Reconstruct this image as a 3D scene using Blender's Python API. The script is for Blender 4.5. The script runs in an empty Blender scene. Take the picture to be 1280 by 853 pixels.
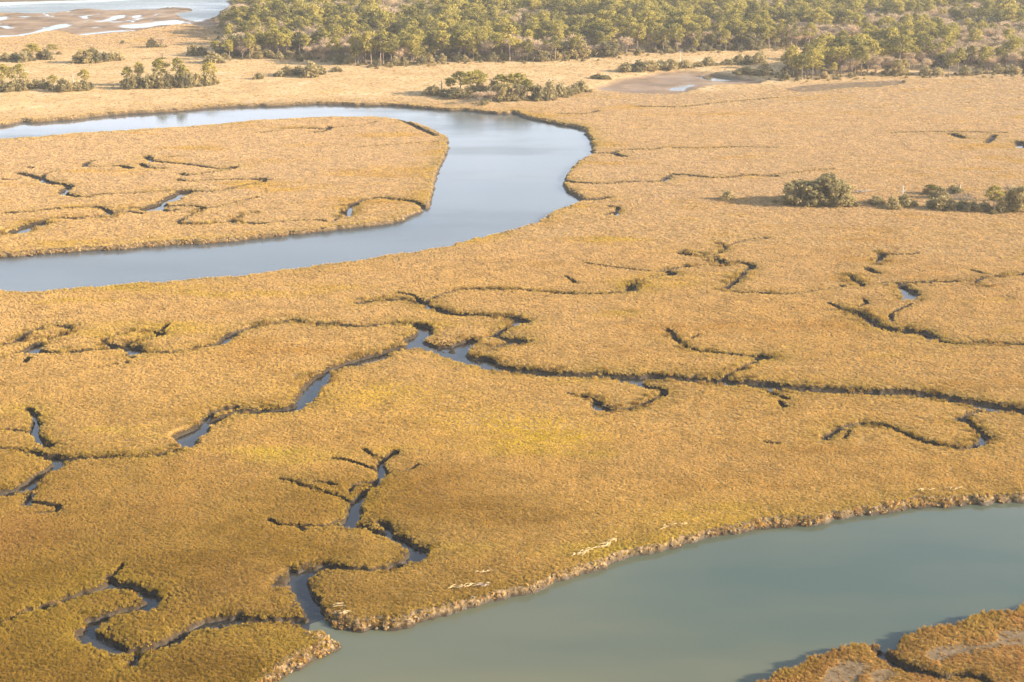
import bpy, math, random
import numpy as np

C = bpy.context.scene
R = math.radians
col = C.collection

# ---------------------------------------------------------------- camera
cam_d = bpy.data.cameras.new('camera')
cam_d.lens = 50.0
cam_d.sensor_width = 36.0
cam_d.clip_start = 1.0
cam_d.clip_end = 30000.0
cam = bpy.data.objects.new('camera', cam_d)
col.objects.link(cam)
cam.location = (0, 0, 100)
cam.rotation_euler = (R(90) - math.atan((426.5 + 150) / 1778.0), 0, 0)
C.camera = cam

# ---------------------------------------------------------------- sky, sun, exposure
SUN_EL, SUN_AZ = R(19), R(101)          # azimuth clockwise from +Y: the sun stands to the right
w = bpy.data.worlds.new('World')
C.world = w
w.use_nodes = True
nt = w.node_tree
sky = nt.nodes.new('ShaderNodeTexSky')
sky.sky_type = 'NISHITA'
sky.sun_disc = False
sky.sun_elevation = SUN_EL
sky.sun_rotation = SUN_AZ
sky.air_density = 1.0
sky.dust_density = 1.5
sky.ozone_density = 1.0
nt.nodes['Background'].inputs['Strength'].default_value = 0.11
# thin bright cloud, thickest towards the horizon all the way round, as the far water mirrors it
def wn(kind, **kw):
    n = nt.nodes.new(kind)
    for k, v in kw.items(): setattr(n, k, v)
    return n
tc = wn('ShaderNodeTexCoord')
sep = wn('ShaderNodeSeparateXYZ'); nt.links.new(tc.outputs['Generated'], sep.inputs[0])
mp = wn('ShaderNodeMapping'); mp.inputs['Scale'].default_value = (2.2, 2.2, 9.0); nt.links.new(tc.outputs['Generated'], mp.inputs['Vector'])
cn = wn('ShaderNodeTexNoise'); cn.inputs['Scale'].default_value = 1.6; cn.inputs['Detail'].default_value = 6; cn.inputs['Roughness'].default_value = .6
nt.links.new(mp.outputs[0], cn.inputs['Vector'])
lowr = wn('ShaderNodeMapRange'); lowr.inputs[1].default_value = .10; lowr.inputs[2].default_value = .52; lowr.inputs[3].default_value = 1.0; lowr.inputs[4].default_value = .06
nt.links.new(sep.outputs[2], lowr.inputs[0])
cl = wn('ShaderNodeMapRange'); cl.inputs[1].default_value = .30; cl.inputs[2].default_value = .60
nt.links.new(cn.outputs['Fac'], cl.inputs[0])
fm = wn('ShaderNodeMath', operation='MULTIPLY'); nt.links.new(lowr.outputs[0], fm.inputs[0]); nt.links.new(cl.outputs[0], fm.inputs[1])
cm = wn('ShaderNodeMix', data_type='RGBA'); nt.links.new(fm.outputs[0], cm.inputs[0])
nt.links.new(sky.outputs[0], cm.inputs[6]); cm.inputs[7].default_value = (5.2, 5.5, 6.3, 1)
nt.links.new(cm.outputs[2], nt.nodes['Background'].inputs['Color'])
sd = bpy.data.lights.new('sun', 'SUN')
sd.energy = 4.8
sd.angle = R(0.5)
sd.color = (1.0, 0.87, 0.70)
sun = bpy.data.objects.new('sun', sd)
col.objects.link(sun)
sun.rotation_euler = (R(90) - SUN_EL, 0, -SUN_AZ + math.pi)
sun.location = (300, 0, 300)
C.view_settings.view_transform = 'Standard'
C.view_settings.look = 'None'
C.view_settings.exposure = 1.8
C.view_settings.gamma = 1.0
C.view_settings.use_curve_mapping = False

# ---------------------------------------------------------------- surveyed plan, in metres
RIVERS = {
 'bend': [(-289.8,543.9),(-218.1,604.8),(-214.1,606.7),(-214.2,616.4),(-205.8,611.8),(-201.4,617.7),(-191.7,621),(-182.3,633.1),(-172.3,636.6),(-160.4,641.5),(-148.5,647.2),(-136.9,655.9),(-124,658.9),(-118.6,660.4),(-107.3,660.4),(-91.3,667.9),(-73.7,663.4),(-55.5,661.9),(-44.9,655.9),(-36.8,650.8),(-29.9,647.2),(-18.8,645.8),(-9.8,638.7),(-1.1,635.9),(0,642.9),(6.4,625),(12.7,616.4),(20.8,606.7),(27.9,600.4),(31.1,582.2),(31.4,559.6),(30.3,538.6),(26.3,524.7),(22.4,516.6),(20.6,505.2),(19.2,492),(16.9,484.4),(18.5,471.5),(20.9,461.8),(23.5,455.4),(16.3,444.5),(10.6,431.5),(5.9,421.6),(2.2,415.3),(-0.7,412.2),(-7.8,404.7),(-13.4,398.8),(-20,391.7),(-26.6,386.7),(-35.8,382.1),(-43.4,376.8),(-52.7,371.7),(-60.5,366.7),(-67.9,364.2),(-71.3,361.8),(-79.2,359.4),(-85.7,357),(-92,354),(-100.4,352.4),(-108.8,348.9),(-115.9,347.8),(-119.1,346.2),(-121,344.5),(-125.5,344.9),(-129.9,347.1),(-179.1,323.9),(-201.9,369.1),(-142.2,382.9),(-133.6,385.6),(-124.8,388.4),(-116,391.1),(-107,393.9),(-98,396.8),(-88.6,398.8),(-80.6,401.1),(-74.7,403.8),(-66.9,408.6),(-58.1,412.8),(-50.5,416.9),(-42.8,420.7),(-37.1,423.2),(-31.2,434.8),(-27.1,443.5),(-27,452.5),(-26.9,467.5),(-26.7,487.8),(-26.1,509.7),(-25.4,533.5),(-25,556.9),(-25.7,573.6),(-31.4,588.2),(-37.3,603.5),(-45.5,616.4),(-52.2,621.6),(-61.1,625),(-71.8,625),(-80.4,625),(-87.6,623),(-100.7,617.7),(-111.1,616.4),(-120.9,606.7),(-134.4,601.6),(-145.3,595.4),(-156.4,590.6),(-169.2,585.2),(-180.4,582.2),(-190.2,575.3),(-197,571.8),(-206.1,569.6),(-266.3,497.1)],
 'lower': [(150.1,232.4),(86.4,220),(81.3,219.5),(77.1,218.7),(73,218.3),(68.9,217.6),(64.5,215.8),(60.3,214.4),(55.4,213.5),(50.1,212.1),(44.8,210.4),(38.5,208.6),(35.3,207.3),(30.9,205.2),(26.6,202.9),(22.7,201.4),(18.9,199.8),(17.4,198.2),(14.3,195.9),(10.6,193.5),(7,191.3),(3.5,188.7),(0,186.9),(-1.8,185.1),(-4.5,183.7),(-6.5,182.7),(-8.8,181.3),(-11.7,179.9),(-13.6,178.9),(-15.8,176.9),(-18.1,176.3),(-21.3,175.8),(-23.9,176.3),(-25.7,177.6),(-26.7,178.6),(-27.4,178.1),(-26.4,176.3),(-25.1,175),(-23.1,173.1),(-23,172.1),(-24.2,170.6),(-26.5,168.7),(-28.4,166.7),(-30,164.6),(-31.3,163.2),(-36.9,154.2),(-48,133.7),(-53.5,102.8),(-24.2,101.3),(-1.7,129.1),(19.4,149.5),(31.2,161.7),(34.3,164),(37.8,166),(41.1,168.8),(44.9,170.2),(48.1,171.7),(51.3,172.8),(53.6,174.3),(57.3,176.2),(61,177.5),(64.7,178.9),(68.5,180.6),(73.1,181.7),(99.6,198.1),(135.2,206.6)],
 'sound': [(-552.3,1151.6),(-472.8,1199.6),(-426.7,1213.7),(-409.7,1230.3),(-392,1240.9),(-367.6,1247.3),(-343.4,1262.6),(-331.9,1273.7),(-317.9,1305.9),(-289.4,1383.2),(-182.5,1466.9),(-167.6,1344.7),(-222,1273.7),(-229,1213.7),(-234.3,1170.3),(-225,1115.8),(-228,1090.4),(-243.3,1082.2),(-264.1,1140.6),(-261.7,1151.6),(-255.9,1166.5),(-260.8,1185.8),(-276,1193.6),(-298,1179.9),(-319.9,1174.2),(-351.5,1179.9),(-363.4,1147.9),(-382.8,1142.5),(-400.4,1137),(-444.7,1126.3),(-523.8,1090.4)],
}
POOLS = [
 [(-383.2,966.1),(-346.4,979.4),(-333.9,979.4),(-330.1,1007),(-331.4,1043.8),(-327,1063.9),(-316.5,1043.8),(-319.4,1028.8),(-322.9,1007),(-330.3,972.7),(-341,963.5),(-375.8,946.8)],
 [(-312,1075.1),(-304.2,1091.5),(-307.9,1116.9),(-303,1134.6),(-296.8,1116.9),(-298,1091.5),(-302,1071.9)],
 [(-285.4,1043.8),(-275.9,1059.2),(-266.5,1063.9),(-258.9,1083.2),(-251.5,1091.5),(-243.3,1075.1),(-239.6,1051.4),(-254.5,1051.4),(-259,1033.2),(-271.5,1024.3)],
 [(-295.4,986.1),(-285.1,1000),(-274.6,1014.2),(-264.1,1007),(-276.6,1000),(-289.8,976.7)],
 [(-401.8,1113.5),(-393.5,1116.9),(-391.7,1125.7),(-382.2,1099.8),(-382,1083.2),(-388.9,1076.7)],
 [(-295.2,1116.9),(-288.5,1134.6),(-283.9,1103.2)],
 [(-330,1108.3),(-327,1116.9),(-320.4,1096.5)],
 [(76.3,715),(83.8,726.9),(92.1,735.3),(95,733),(88.5,722.4),(84,710.6)],
 [(99,765.1),(106.4,771),(115.9,760.1),(119,752),(107.7,748.7),(100.9,754.4)],
 [(-64,249.2),(-61.7,251.8),(-58.8,254),(-58.9,249.5),(-58.9,245.9),(-57.4,244.6),(-59.8,241.2),(-61.8,244.8)],
]
FLATS = {
 'mud': [[(-426.7,1005),(-400,1135.9),(-351.2,1178.8),(-275.8,1192.4),(-260.6,1184.6),(-225,1114.7),(-205,1005),(-236.1,1049.3),(-251.3,1019.4),(-261.8,998),(-275.1,984.2),(-289.7,966.8),(-319.4,1005),(-325.3,957.7),(-391.9,920.4)],
  [(38.1,715),(51.3,743.3),(65.5,759.6),(85.2,780.8),(99.3,776.5),(109.8,763.7),(119.5,755.4),(133,739.4),(120.5,727.8),(105.1,730.1),(90.9,716.5),(85.1,702),(76.1,693.6),(60.2,695),(45.7,703.4)]],
 'bare': [[(40.6,163),(43.1,166.2),(45.9,167.4),(47.6,166.5),(46.8,164.7),(43.6,161.3),(40.7,159.1),(38.8,160.2)],
  [(55.1,168.9),(57.9,171.1),(60.7,172),(62.5,171.4),(64.4,171.4),(66.3,173.3),(65.8,174.9),(68.9,175.5),(73.1,174.5),(73.7,170.7),(68,170.7),(64.4,169.5),(60.4,167.7),(58,167.1),(55.6,166.2)],
  [(47.1,164.7),(50.1,165.6),(50.9,163.9),(48.6,161.9),(46.2,160.7)],
  [(11.7,194.3),(14.4,197.4),(16.1,199),(17,198.2),(15.7,195.9),(12.4,193.5)],
  [(137.6,457.9),(145.1,465.4),(151.5,462.9),(151.3,455.4),(145,451.8),(140.1,453)],
  [(132.6,707.5),(145.2,721.9),(163.3,730.8),(183.1,736.8),(202.3,742.9),(200.8,730.8),(188.9,719),(167.5,713.2),(144.8,699.2)],
  [(-35.3,191.8),(-34.1,192.5),(-33.3,190),(-34.3,189)]],
 'upland': [[(-303,540),(-472.6,860.2),(-308.4,868.5),(-257.7,894.2),(-200.1,903.1),(-208.1,1112.2),(-393.2,2129.3),(994.5,2129.3),(369.8,771.7),(269.7,755.5),(212.3,746),(145.2,721.9),(101,693.7),(74.3,699.2),(39.1,699.2),(18.4,655.3),(3.6,648.1),(-10.9,645.7),(-29.4,655.3),(-52.4,667.6),(-90.2,670.2),(-115.2,662.6),(-160.1,648.1),(-188.6,620.7),(-219.1,607.8)]],
}
WOOD = [(376.1,785.2),(271.9,761.9),(236.9,758.7),(193.8,755.5),(152.8,739.8),(131.9,733.8),(144.1,771.7),(166,806.4),(182.6,821.1),(237.9,894.2),(196.4,885.5),(150.8,876.9),(110.3,864.3),(76,856.2),(36.7,824.8),(4.5,810),(-13.6,817.4),(-40.5,810),(-66.1,792.2),(-83.8,792.2),(-110,824.8),(-134.7,836.3),(-153.6,824.8),(-161.3,817.4),(-171.8,817.4),(-175.9,894.2),(-197.8,981.1),(-218.6,1112.2),(-231.1,1231.1),(-258.1,1524.1),(-218.1,1820.5),(852.4,1820.5)]
# tidal creeks: width in metres, bed level, course
CREEKS = [
 (1.2,0.12,[(-177.9,487.4),(-174.2,486.6),(-171.7,487.8)]),
 (2.4,-0.08,[(-175.4,499.1),(-170.5,494.7),(-164.6,489.5),(-160.9,483.2),(-156.3,480.3),(-150,476.3),(-150.2,469.9),(-150,465.2),(-145.6,461.4),(-141.6,458.3),(-138.7,459.5)]),
 (1.2,0.12,[(-164.6,489.5),(-165.2,498.2),(-163.1,502.6)]),
 (1.5,0.12,[(-175.7,509.4),(-173.5,508)]),
 (1.6,-0.08,[(-139,460.6),(-133.3,463.3),(-124.9,465.2),(-118.9,467.1),(-114.4,469.1),(-109.7,469.9),(-103.4,467.1),(-97.8,467.9),(-94.7,473),(-90.9,479.1),(-85.5,483.2)]),
 (4,-0.35,[(-109.1,467.1),(-110.9,460.6),(-111.7,453.9)]),
 (2,-0.08,[(-111.7,453.9),(-113.6,448.4)]),
 (4,-0.35,[(-113.4,447.3),(-113.7,442.3),(-114.6,440.2)]),
 (2,-0.08,[(-112.3,443),(-107.8,436.7),(-106.5,439.5)]),
 (1.6,-0.08,[(-159.7,434.4),(-154.6,435),(-149.4,437.8),(-144.3,441.3),(-138.5,442.3),(-132,444.1),(-127.9,440.2),(-125.2,433.3),(-124.1,437.8),(-117.7,436.7),(-115.6,434.4)]),
 (1.3,0.12,[(-124.6,439.5),(-120.1,443),(-114.5,442.3)]),
 (2.2,-0.08,[(-150.4,407.1),(-147.8,410.2),(-146,413.2),(-144.1,421.1),(-142.4,427.6),(-137.4,428.3),(-134.2,427.6),(-129.9,431),(-126.4,432),(-125.1,434.4)]),
 (5,-0.35,[(-146.7,411.1),(-145,414.8),(-143.8,420.2)]),
 (3.5,-0.35,[(-125.4,431),(-124.7,434.4)]),
 (1.4,0.12,[(-155.4,510.8),(-156.7,518.7),(-155.6,521.1)]),
 (1.1,0.12,[(-155.2,510.3),(-148.6,510.3)]),
 (2,-0.08,[(-145,511.7),(-142.1,512.6),(-137.6,507.1)]),
 (2,-0.08,[(-137.7,530.9),(-133.1,521.1)]),
 (1.4,0.12,[(-133.1,521.1),(-127.5,518.7),(-119.6,515.4),(-113.5,511.7),(-107.3,507.1),(-102.6,505.8),(-101.1,509.4)]),
 (1.8,-0.08,[(-136.4,516.4),(-133.9,511.7),(-130.4,508),(-125.7,507.1)]),
 (3,-0.08,[(-103.3,507.1),(-101.1,509.4)]),
 (1.5,0.12,[(-128.9,528.4),(-126.7,530.9)]),
 (1.4,0.12,[(-117.2,498.2),(-114.9,493.8),(-110.5,497.3),(-104.6,502.6)]),
 (1.4,0.12,[(-116.1,487.4),(-113.7,484.5),(-108,485.3),(-102.3,486.2),(-96.6,487.4),(-86.3,488.3)]),
 (1.5,-0.08,[(-109.6,444.8),(-106,445.9),(-101.1,444.8),(-96.5,441.3),(-93.3,444.8),(-87.2,453.9),(-83.8,457.6)]),
 (1.8,-0.08,[(-96.9,441.3),(-98.9,434.4),(-100.8,429.3),(-102.4,422.7),(-98.8,420.2),(-92.9,420.2),(-86.8,422.7),(-86,424.4),(-84.1,432.7),(-80.2,436.1)]),
 (1.6,-0.08,[(-85.8,423.4),(-81.3,421.1),(-75.1,420.5)]),
 (1.3,0.12,[(-105.2,582.3),(-99.9,586.4),(-94,594.3),(-84.8,594.3),(-77.2,591.2),(-77,597.4)]),
 (1.2,0.12,[(-76.2,591.2),(-78.4,584),(-82,585.2)]),
 (1,0.12,[(-76.6,594.3),(-66.8,598.6),(-58.6,610)]),
 (1.8,-0.08,[(-48.6,616.5),(-42.5,603.6),(-36.4,588.2),(-32.4,579.3),(-30.8,576.4)]),
 (0.9,0.12,[(-61.6,548.8),(-50.7,554.1),(-39.5,559.5),(-30,562.3)]),
 (1.3,0.12,[(-88.7,486.2),(-84.5,486.2)]),
 (2.8,-0.08,[(-51,431),(-51.1,439.5),(-50.9,448.4)]),
 (2,-0.08,[(-50.9,448.4),(-49.1,453.9),(-43.9,457.6),(-39,455.7),(-34.1,453.9),(-30.7,450.2),(-27.8,442.3),(-26.5,439.5)]),
 (3,-0.35,[(-51.4,432.7),(-51.1,438.8)]),
 (1.2,0.12,[(-77.6,421.1),(-69,422.7),(-60.4,425.3),(-55.6,422.7),(-53.8,426)]),
 (1.3,0.12,[(-53.8,432.7),(-53.8,439.5)]),
 (1.3,0.12,[(-28.9,344.9),(-25.1,342.7),(-21.7,337.3),(-19.8,336.3)]),
 (1.7,-0.08,[(-21.7,336.9),(-17.8,343.8),(-13,348.3),(-5.6,347.6),(0,347.9),(6.2,346.1),(12.3,343.8),(20.2,343.2),(26.4,344.5),(30.2,346.1),(31,351.7),(34.3,357.6),(38.4,360),(41.8,362.4),(42.9,363.6),(41.5,365.6),(38.3,366.1),(42.5,368.6),(50,371.1),(56.1,372.4),(57.2,373.7),(56.5,377.6),(52.6,381),(48.6,382.1),(47,385.6),(50.6,387),(55.5,382.9),(57.9,385.6),(60.7,391.1),(58.8,396.8)]),
 (3.4,-0.35,[(30.3,346.5),(30.9,351.7)]),
 (3,-0.35,[(56.5,377.6),(57.2,373.2)]),
 (2.4,-0.08,[(41.5,365.6),(42.9,363.6),(41.8,362.4)]),
 (2.2,-0.08,[(47,385.6),(52.6,381.5)]),
 (0.9,0.12,[(19.9,373.7),(26.2,369.8),(31.3,367.3),(36.3,365.6)]),
 (1,0.12,[(13.7,360),(15.5,356.4),(16.3,352.9)]),
 (2.4,-0.08,[(61.1,375),(63.5,373.7),(65.1,371.1),(61.1,362.4),(57.3,354.1),(54,348.3)]),
 (1.7,-0.08,[(54,348.3),(55.4,345.4),(61.5,344.9),(66.4,343.8)]),
 (1.2,0.12,[(60.9,392.5),(65.3,398.2),(68.5,401.2),(74.4,402.6)]),
 (1.5,0.12,[(30.6,536.9),(37.1,536.9)]),
 (2.4,-0.08,[(37.7,538.4),(40.5,531.9),(42.2,530.9)]),
 (1.4,0.12,[(37.7,538.4),(43.3,545.1),(49.9,545.1),(55.5,545.1),(57.9,550.4),(64.4,548.8),(65.4,548.8)]),
 (1.1,0.12,[(65.4,548.8),(71.8,547.2),(83.6,550.4),(95,550.4),(102.6,548.8)]),
 (1.6,-0.08,[(18.6,485.3),(23.4,481.2),(31.8,480.3),(40.3,483.2),(50.4,483.2),(53.2,486.2),(55.1,496),(60.3,496),(65.1,493),(71.3,488.7),(79.6,493),(85.9,494.7),(92.7,493)]),
 (2.4,-0.08,[(51.3,483.2),(54.4,489.5)]),
 (1,0.12,[(87.4,494.7),(96.4,497.3),(106,501.7),(115.6,506.2)]),
 (3,-0.08,[(23,454.6),(27,455.7),(30.7,457.6)]),
 (1.5,0.12,[(31.1,444.8),(34.1,443),(32.6,432.7)]),
 (1.3,0.12,[(28.8,432.7),(31.3,436.1)]),
 (1.2,0.12,[(20.6,633.4),(30.2,630),(38.4,640.4)]),
 (1.3,0.12,[(56,654.9),(69.2,652.7),(78.2,652.7),(90.6,662.3),(103,669.9),(126.1,681.7)]),
 (1.3,0.12,[(103,384.2),(106.7,382.9),(112.5,384.2)]),
 (2.4,-0.08,[(103,384.2),(99.7,373.7)]),
 (2,-0.08,[(95.1,368.1),(96.6,363.6)]),
 (3,-0.08,[(89,360),(88.9,355.2),(90.1,352.2)]),
 (1.6,-0.08,[(90.1,352.2),(94.3,354.1),(101.8,354.1),(108.3,354.5),(114.8,355.2),(119.2,355.2),(122.9,358.8),(127.1,360),(135.1,362.4)]),
 (1.8,-0.08,[(119.5,354.1),(119.4,351.7),(121.5,350.6)]),
 (1.2,0.12,[(122.5,366.1),(125.3,362.4)]),
 (3.5,-0.35,[(100.3,350.6),(100,347.2),(99.2,340.6)]),
 (2.2,-0.08,[(101.9,347.2),(101.6,343.8)]),
 (1.5,0.12,[(98.9,340.6),(96,338.8)]),
 (1.2,0.12,[(62.5,344.9),(69.5,342.7),(78.4,347.2),(85.3,350.6),(84.3,351.7)]),
 (2.4,-0.08,[(180,580.5),(181.6,570.7)]),
 (1.6,0.12,[(187.9,559.5),(196.2,576.4)]),
 (2.6,-0.08,[(201.3,562.3),(197.7,548.8)]),
 (1,0.12,[(156,582.3),(166.8,585.2),(182.9,585.2),(202.1,582.3)]),
 (2.3,-0.08,[(-114.5,302.2),(-111.4,304.7),(-111.7,308.2),(-111,312.6),(-108.9,316.2),(-105.3,317.1),(-102.2,315.6),(-101.8,312.6),(-103.5,309),(-105.8,306.4),(-106.9,303),(-106.6,298.8),(-103.6,297.7),(-99.9,297.2),(-95.5,298),(-91.7,299.3),(-87.8,300.5)]),
 (2.6,-0.08,[(-110.9,305.6),(-111.7,308.5)]),
 (3.2,-0.35,[(-106.5,298.5),(-106.8,302.7)]),
 (1.7,-0.08,[(-110.9,294.8),(-109.7,297.2),(-106.6,298.8)]),
 (1.5,0.12,[(-105.3,290.8),(-105.4,293.5)]),
 (2.2,-0.08,[(-88.3,302.2),(-91.3,303.9),(-92.4,305.9),(-91.4,308.2),(-89.5,310.8),(-86.3,313.1),(-83.6,313.1),(-80.5,311.7),(-81.8,308.2),(-84.9,305.6),(-86.6,303.9)]),
 (2.6,-0.08,[(-82.2,312),(-80.2,311.3)]),
 (1.7,-0.08,[(-81,313.5),(-80.6,318)]),
 (1.7,-0.08,[(-89.2,301.7),(-86,301.7),(-83.8,298.8)]),
 (4,-0.35,[(-84.4,301),(-83,297)]),
 (2,-0.08,[(-82.9,293.5),(-84.8,294.8)]),
 (1.2,0.12,[(-87.7,286.9),(-86.2,288.8),(-83,290)]),
 (2.3,-0.08,[(-82.4,297.7),(-77.5,296.7),(-73.6,297.7),(-70.1,300.5),(-66.3,302.7),(-65.1,307.3),(-63.4,312.6),(-61.2,315.3),(-59.7,316.7),(-56.8,318.9),(-52.2,321.2)]),
 (3.2,-0.08,[(-66.2,303),(-65.1,306.9),(-63.8,311.7)]),
 (2.4,-0.08,[(-52.2,321.2),(-48,318.9),(-43.4,317.5),(-38.9,316.7),(-34.6,317.1),(-30.3,318),(-24.9,318.9),(-21.5,318)]),
 (4.2,-0.35,[(-21.5,317.5),(-19.8,315.3),(-20.5,310.8),(-22,309),(-22.7,306.4),(-21.7,303.3)]),
 (3.4,-0.08,[(-21.7,303.9),(-18.4,300.5),(-15.1,298)]),
 (4.5,-0.35,[(-15.1,298),(-12.4,295.6),(-9.8,292.4),(-6.7,290),(-3.6,287.7)]),
 (3,-0.08,[(-21.3,305.6),(-18.5,303),(-15.3,301.3),(-12.2,302.2),(-11.2,304.7)]),
 (4,-0.35,[(-9.4,306.1),(-10.6,302.2),(-11.5,298),(-12.4,296.1)]),
 (2.6,-0.08,[(-11.4,296.4),(-8.8,294.5),(-4.7,293.5),(-3.9,290)]),
 (5.2,-0.08,[(-3.6,287.7),(1.7,285.4),(2,285.7),(4,285.1),(7.9,283.6),(12.8,282.4),(17.8,283),(21.7,281.8),(24.5,280.6),(27.5,281.4),(31.5,281.4),(35.3,280.3),(39.1,279.9),(42.9,278.4),(46.7,278),(51.3,276.8),(54.8,274.9),(60.3,273.4),(65.9,273),(71.5,272.3),(77.1,271.8),(82.7,271.2),(86.9,269.3),(90.9,266.8),(94.1,265.2),(97.9,262.6),(100.4,261),(110.7,255.2),(129.9,248)]),
 (4,-0.35,[(25.5,280.6),(26.2,277.7)]),
 (2.6,-0.08,[(-37.6,335.4),(-33.2,338.1),(-28.1,339.5),(-25.1,338.5),(-22.1,336.9),(-20.2,333.4),(-17.1,330),(-14.7,326.9),(-10.8,326.1),(-6.3,325.5),(-2.3,324.6),(1,322.7),(1.6,321.2),(-1.7,314.4),(-3.9,310.8)]),
 (3.4,-0.08,[(-22.7,337.1),(-20.2,333.4),(-17.1,330),(-14.7,326.9)]),
 (3.6,-0.08,[(0,323.6),(1.7,322.7),(3,320.8)]),
 (2.6,-0.08,[(-4.1,309.6),(-1.7,308.2),(0.4,305.6),(0.8,306.8),(2.1,305.2),(0.5,303.3),(-2.7,303),(-4.2,300.5)]),
 (3.6,-0.08,[(0.3,307.1),(2.4,305.1)]),
 (3.6,-0.08,[(-21.7,303.5),(-23.2,302.2),(-25.7,301),(-28.5,297.2),(-30.3,294.5)]),
 (5,-0.35,[(-29.9,295.1),(-33.1,291.6),(-35.2,289.7)]),
 (3.5,-0.08,[(-35.2,289.7),(-37.7,287.2),(-39.3,284.6),(-40.3,280.9)]),
 (5.5,-0.35,[(-40.1,281.2),(-41.1,275.8),(-41.3,270.9),(-41.7,267.5)]),
 (4,-0.08,[(-41.7,267.5),(-42.5,263.5),(-44.8,261.6),(-47.5,261.3),(-50.2,260.9)]),
 (3.5,-0.08,[(-48.8,262.2),(-51.9,262.2),(-54.3,260.7),(-56.5,257.7),(-58.6,254.6)]),
 (2.6,-0.08,[(-61,241),(-63.9,239),(-67.2,238.3),(-71.3,237.7),(-74.6,237.7),(-77.9,237.2),(-81.2,237)]),
 (3,-0.08,[(-59.6,255.2),(-59.1,259),(-57.4,262.2),(-54.9,263.5)]),
 (3.6,-0.35,[(-87.7,240.2),(-85.1,238.8),(-82.3,237.7),(-80.9,235.3),(-81.6,232.9),(-82.9,229.2),(-83.5,224.7),(-84.9,222.7),(-86.9,221.8),(-91.2,220.3)]),
 (2.4,-0.08,[(-82.1,225.2),(-81.7,222.7),(-81.5,219.8),(-81.1,217.5)]),
 (1.4,0.12,[(-80.3,218.4),(-77.6,217.2),(-75.2,217),(-75.2,214.7)]),
 (1.2,0.12,[(-79.1,213.3),(-76.6,214.2),(-75.2,214.7)]),
 (2.3,-0.08,[(-95.5,262.2),(-92.6,258.4),(-91,254),(-90.5,250.9),(-88.3,246.8),(-85.9,243.9),(-84.9,242.7)]),
 (1.2,0.12,[(-96.8,250.6),(-94.2,250.6),(-90.5,250.3)]),
 (1.2,0.12,[(-93.7,241.6),(-91.2,241.6),(-87.6,239.9)]),
 (2.4,-0.08,[(-21.4,239.9),(-22.5,237.7),(-23.5,236.6),(-23.4,233.4),(-22.2,230.1),(-23.3,227.2),(-24.5,223.2),(-24.9,222.7),(-26.1,218.9)]),
 (3.6,-0.35,[(-26.2,218.4),(-26.2,213.3),(-26.3,209.9)]),
 (3,-0.08,[(-25.5,209.7),(-23.1,208.4),(-20.7,206.7),(-19.1,205.8),(-17.1,203.7),(-15.1,201.3),(-14.6,199.6)]),
 (4.2,-0.35,[(-14.6,200.3),(-14.8,198)]),
 (2.2,-0.08,[(-21.8,210.6),(-20.4,209.7),(-19.4,207.6),(-19.5,206.1)]),
 (1.6,-0.08,[(-15,197.9),(-16.9,196.4),(-18.4,194.9),(-21,194),(-23.8,194.1),(-27.1,194.9),(-29,195.3)]),
 (3,-0.08,[(-17.6,195.7),(-18.9,194.5)]),
 (2.6,-0.08,[(-26.1,195),(-28.6,195.5)]),
 (4.5,-0.35,[(-30.7,193.5),(-31.5,192),(-31.3,188.8),(-29.9,185.2),(-28.7,182.4),(-27.7,180.4),(-27.2,177)]),
 (2,-0.08,[(-33.5,194.5),(-32.6,192.2),(-33.4,189.6),(-34.7,188.8)]),
 (2,0.12,[(-29,195.3),(-30.7,193.5)]),
 (1.6,0.12,[(-37.5,226.2),(-33.7,223.2),(-30.3,221.3),(-27.2,218.9)]),
 (1.3,0.12,[(-40.4,227.7),(-38.3,227.2),(-36,225.2),(-33.3,223),(-30.3,221.3)]),
 (1.2,0.12,[(-34.1,226.2),(-32.1,226.2),(-30.3,225.2)]),
 (1.2,0.12,[(-32.1,236.6),(-29.5,236.1),(-27.3,234.5),(-23.7,231.8)]),
 (1.3,0.12,[(-27.1,241),(-25.6,238.8),(-23.8,237.7)]),
 (1.3,0.12,[(-27.7,223.2),(-26.8,226.2),(-23.3,227.2)]),
 (1.1,0.12,[(-22.1,230.1),(-18.7,231.3),(-16.8,233.9)]),
 (1.4,0.12,[(-22.5,237.7),(-23.8,237.9)]),
 (1.2,0.12,[(-39.4,211.1),(-37.6,209.3),(-35.7,209.3),(-33.3,208.9),(-29.9,208.9),(-28.3,211.1)]),
 (1.4,0.12,[(-34.5,209.3),(-33.5,207.1)]),
 (1.4,0.12,[(35.8,313.5),(36.6,310.8),(37.3,307.3)]),
 (2.4,-0.08,[(36.8,308.2),(38.3,302.2),(40.5,298.8),(44.4,297.2)]),
 (1.8,-0.08,[(44.4,297.2),(49.3,295.6),(54.3,294.8)]),
 (3.4,-0.08,[(54,294.5),(56.3,294.1)]),
 (2.2,-0.08,[(54,292.9),(50.3,288.5),(46.6,283.9),(43.4,279.2)]),
 (1,0.12,[(40.5,307.3),(42.9,309.9)]),
 (2.4,-0.08,[(25.8,277.7),(27.9,275.1),(30.3,274.4),(31.3,272.3),(29.3,268.9),(26.6,265.5),(23.5,262.2),(20.3,261.8),(17.6,262.9)]),
 (3,-0.35,[(17.8,262.9),(16.7,264.4),(17.3,266.8)]),
 (2,-0.08,[(17.3,266.8),(15.1,269.3),(14.2,269.6)]),
 (1,0.12,[(14.2,269.6),(10.9,270.9)]),
 (2.2,-0.08,[(51.6,273),(52.4,272),(53.8,269.6),(55.2,268.2)]),
 (1.6,-0.08,[(53.5,266.6),(53.6,262.9)]),
 (1.4,0.12,[(75.8,329.4),(78.9,330.4),(81,329.4)]),
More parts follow.
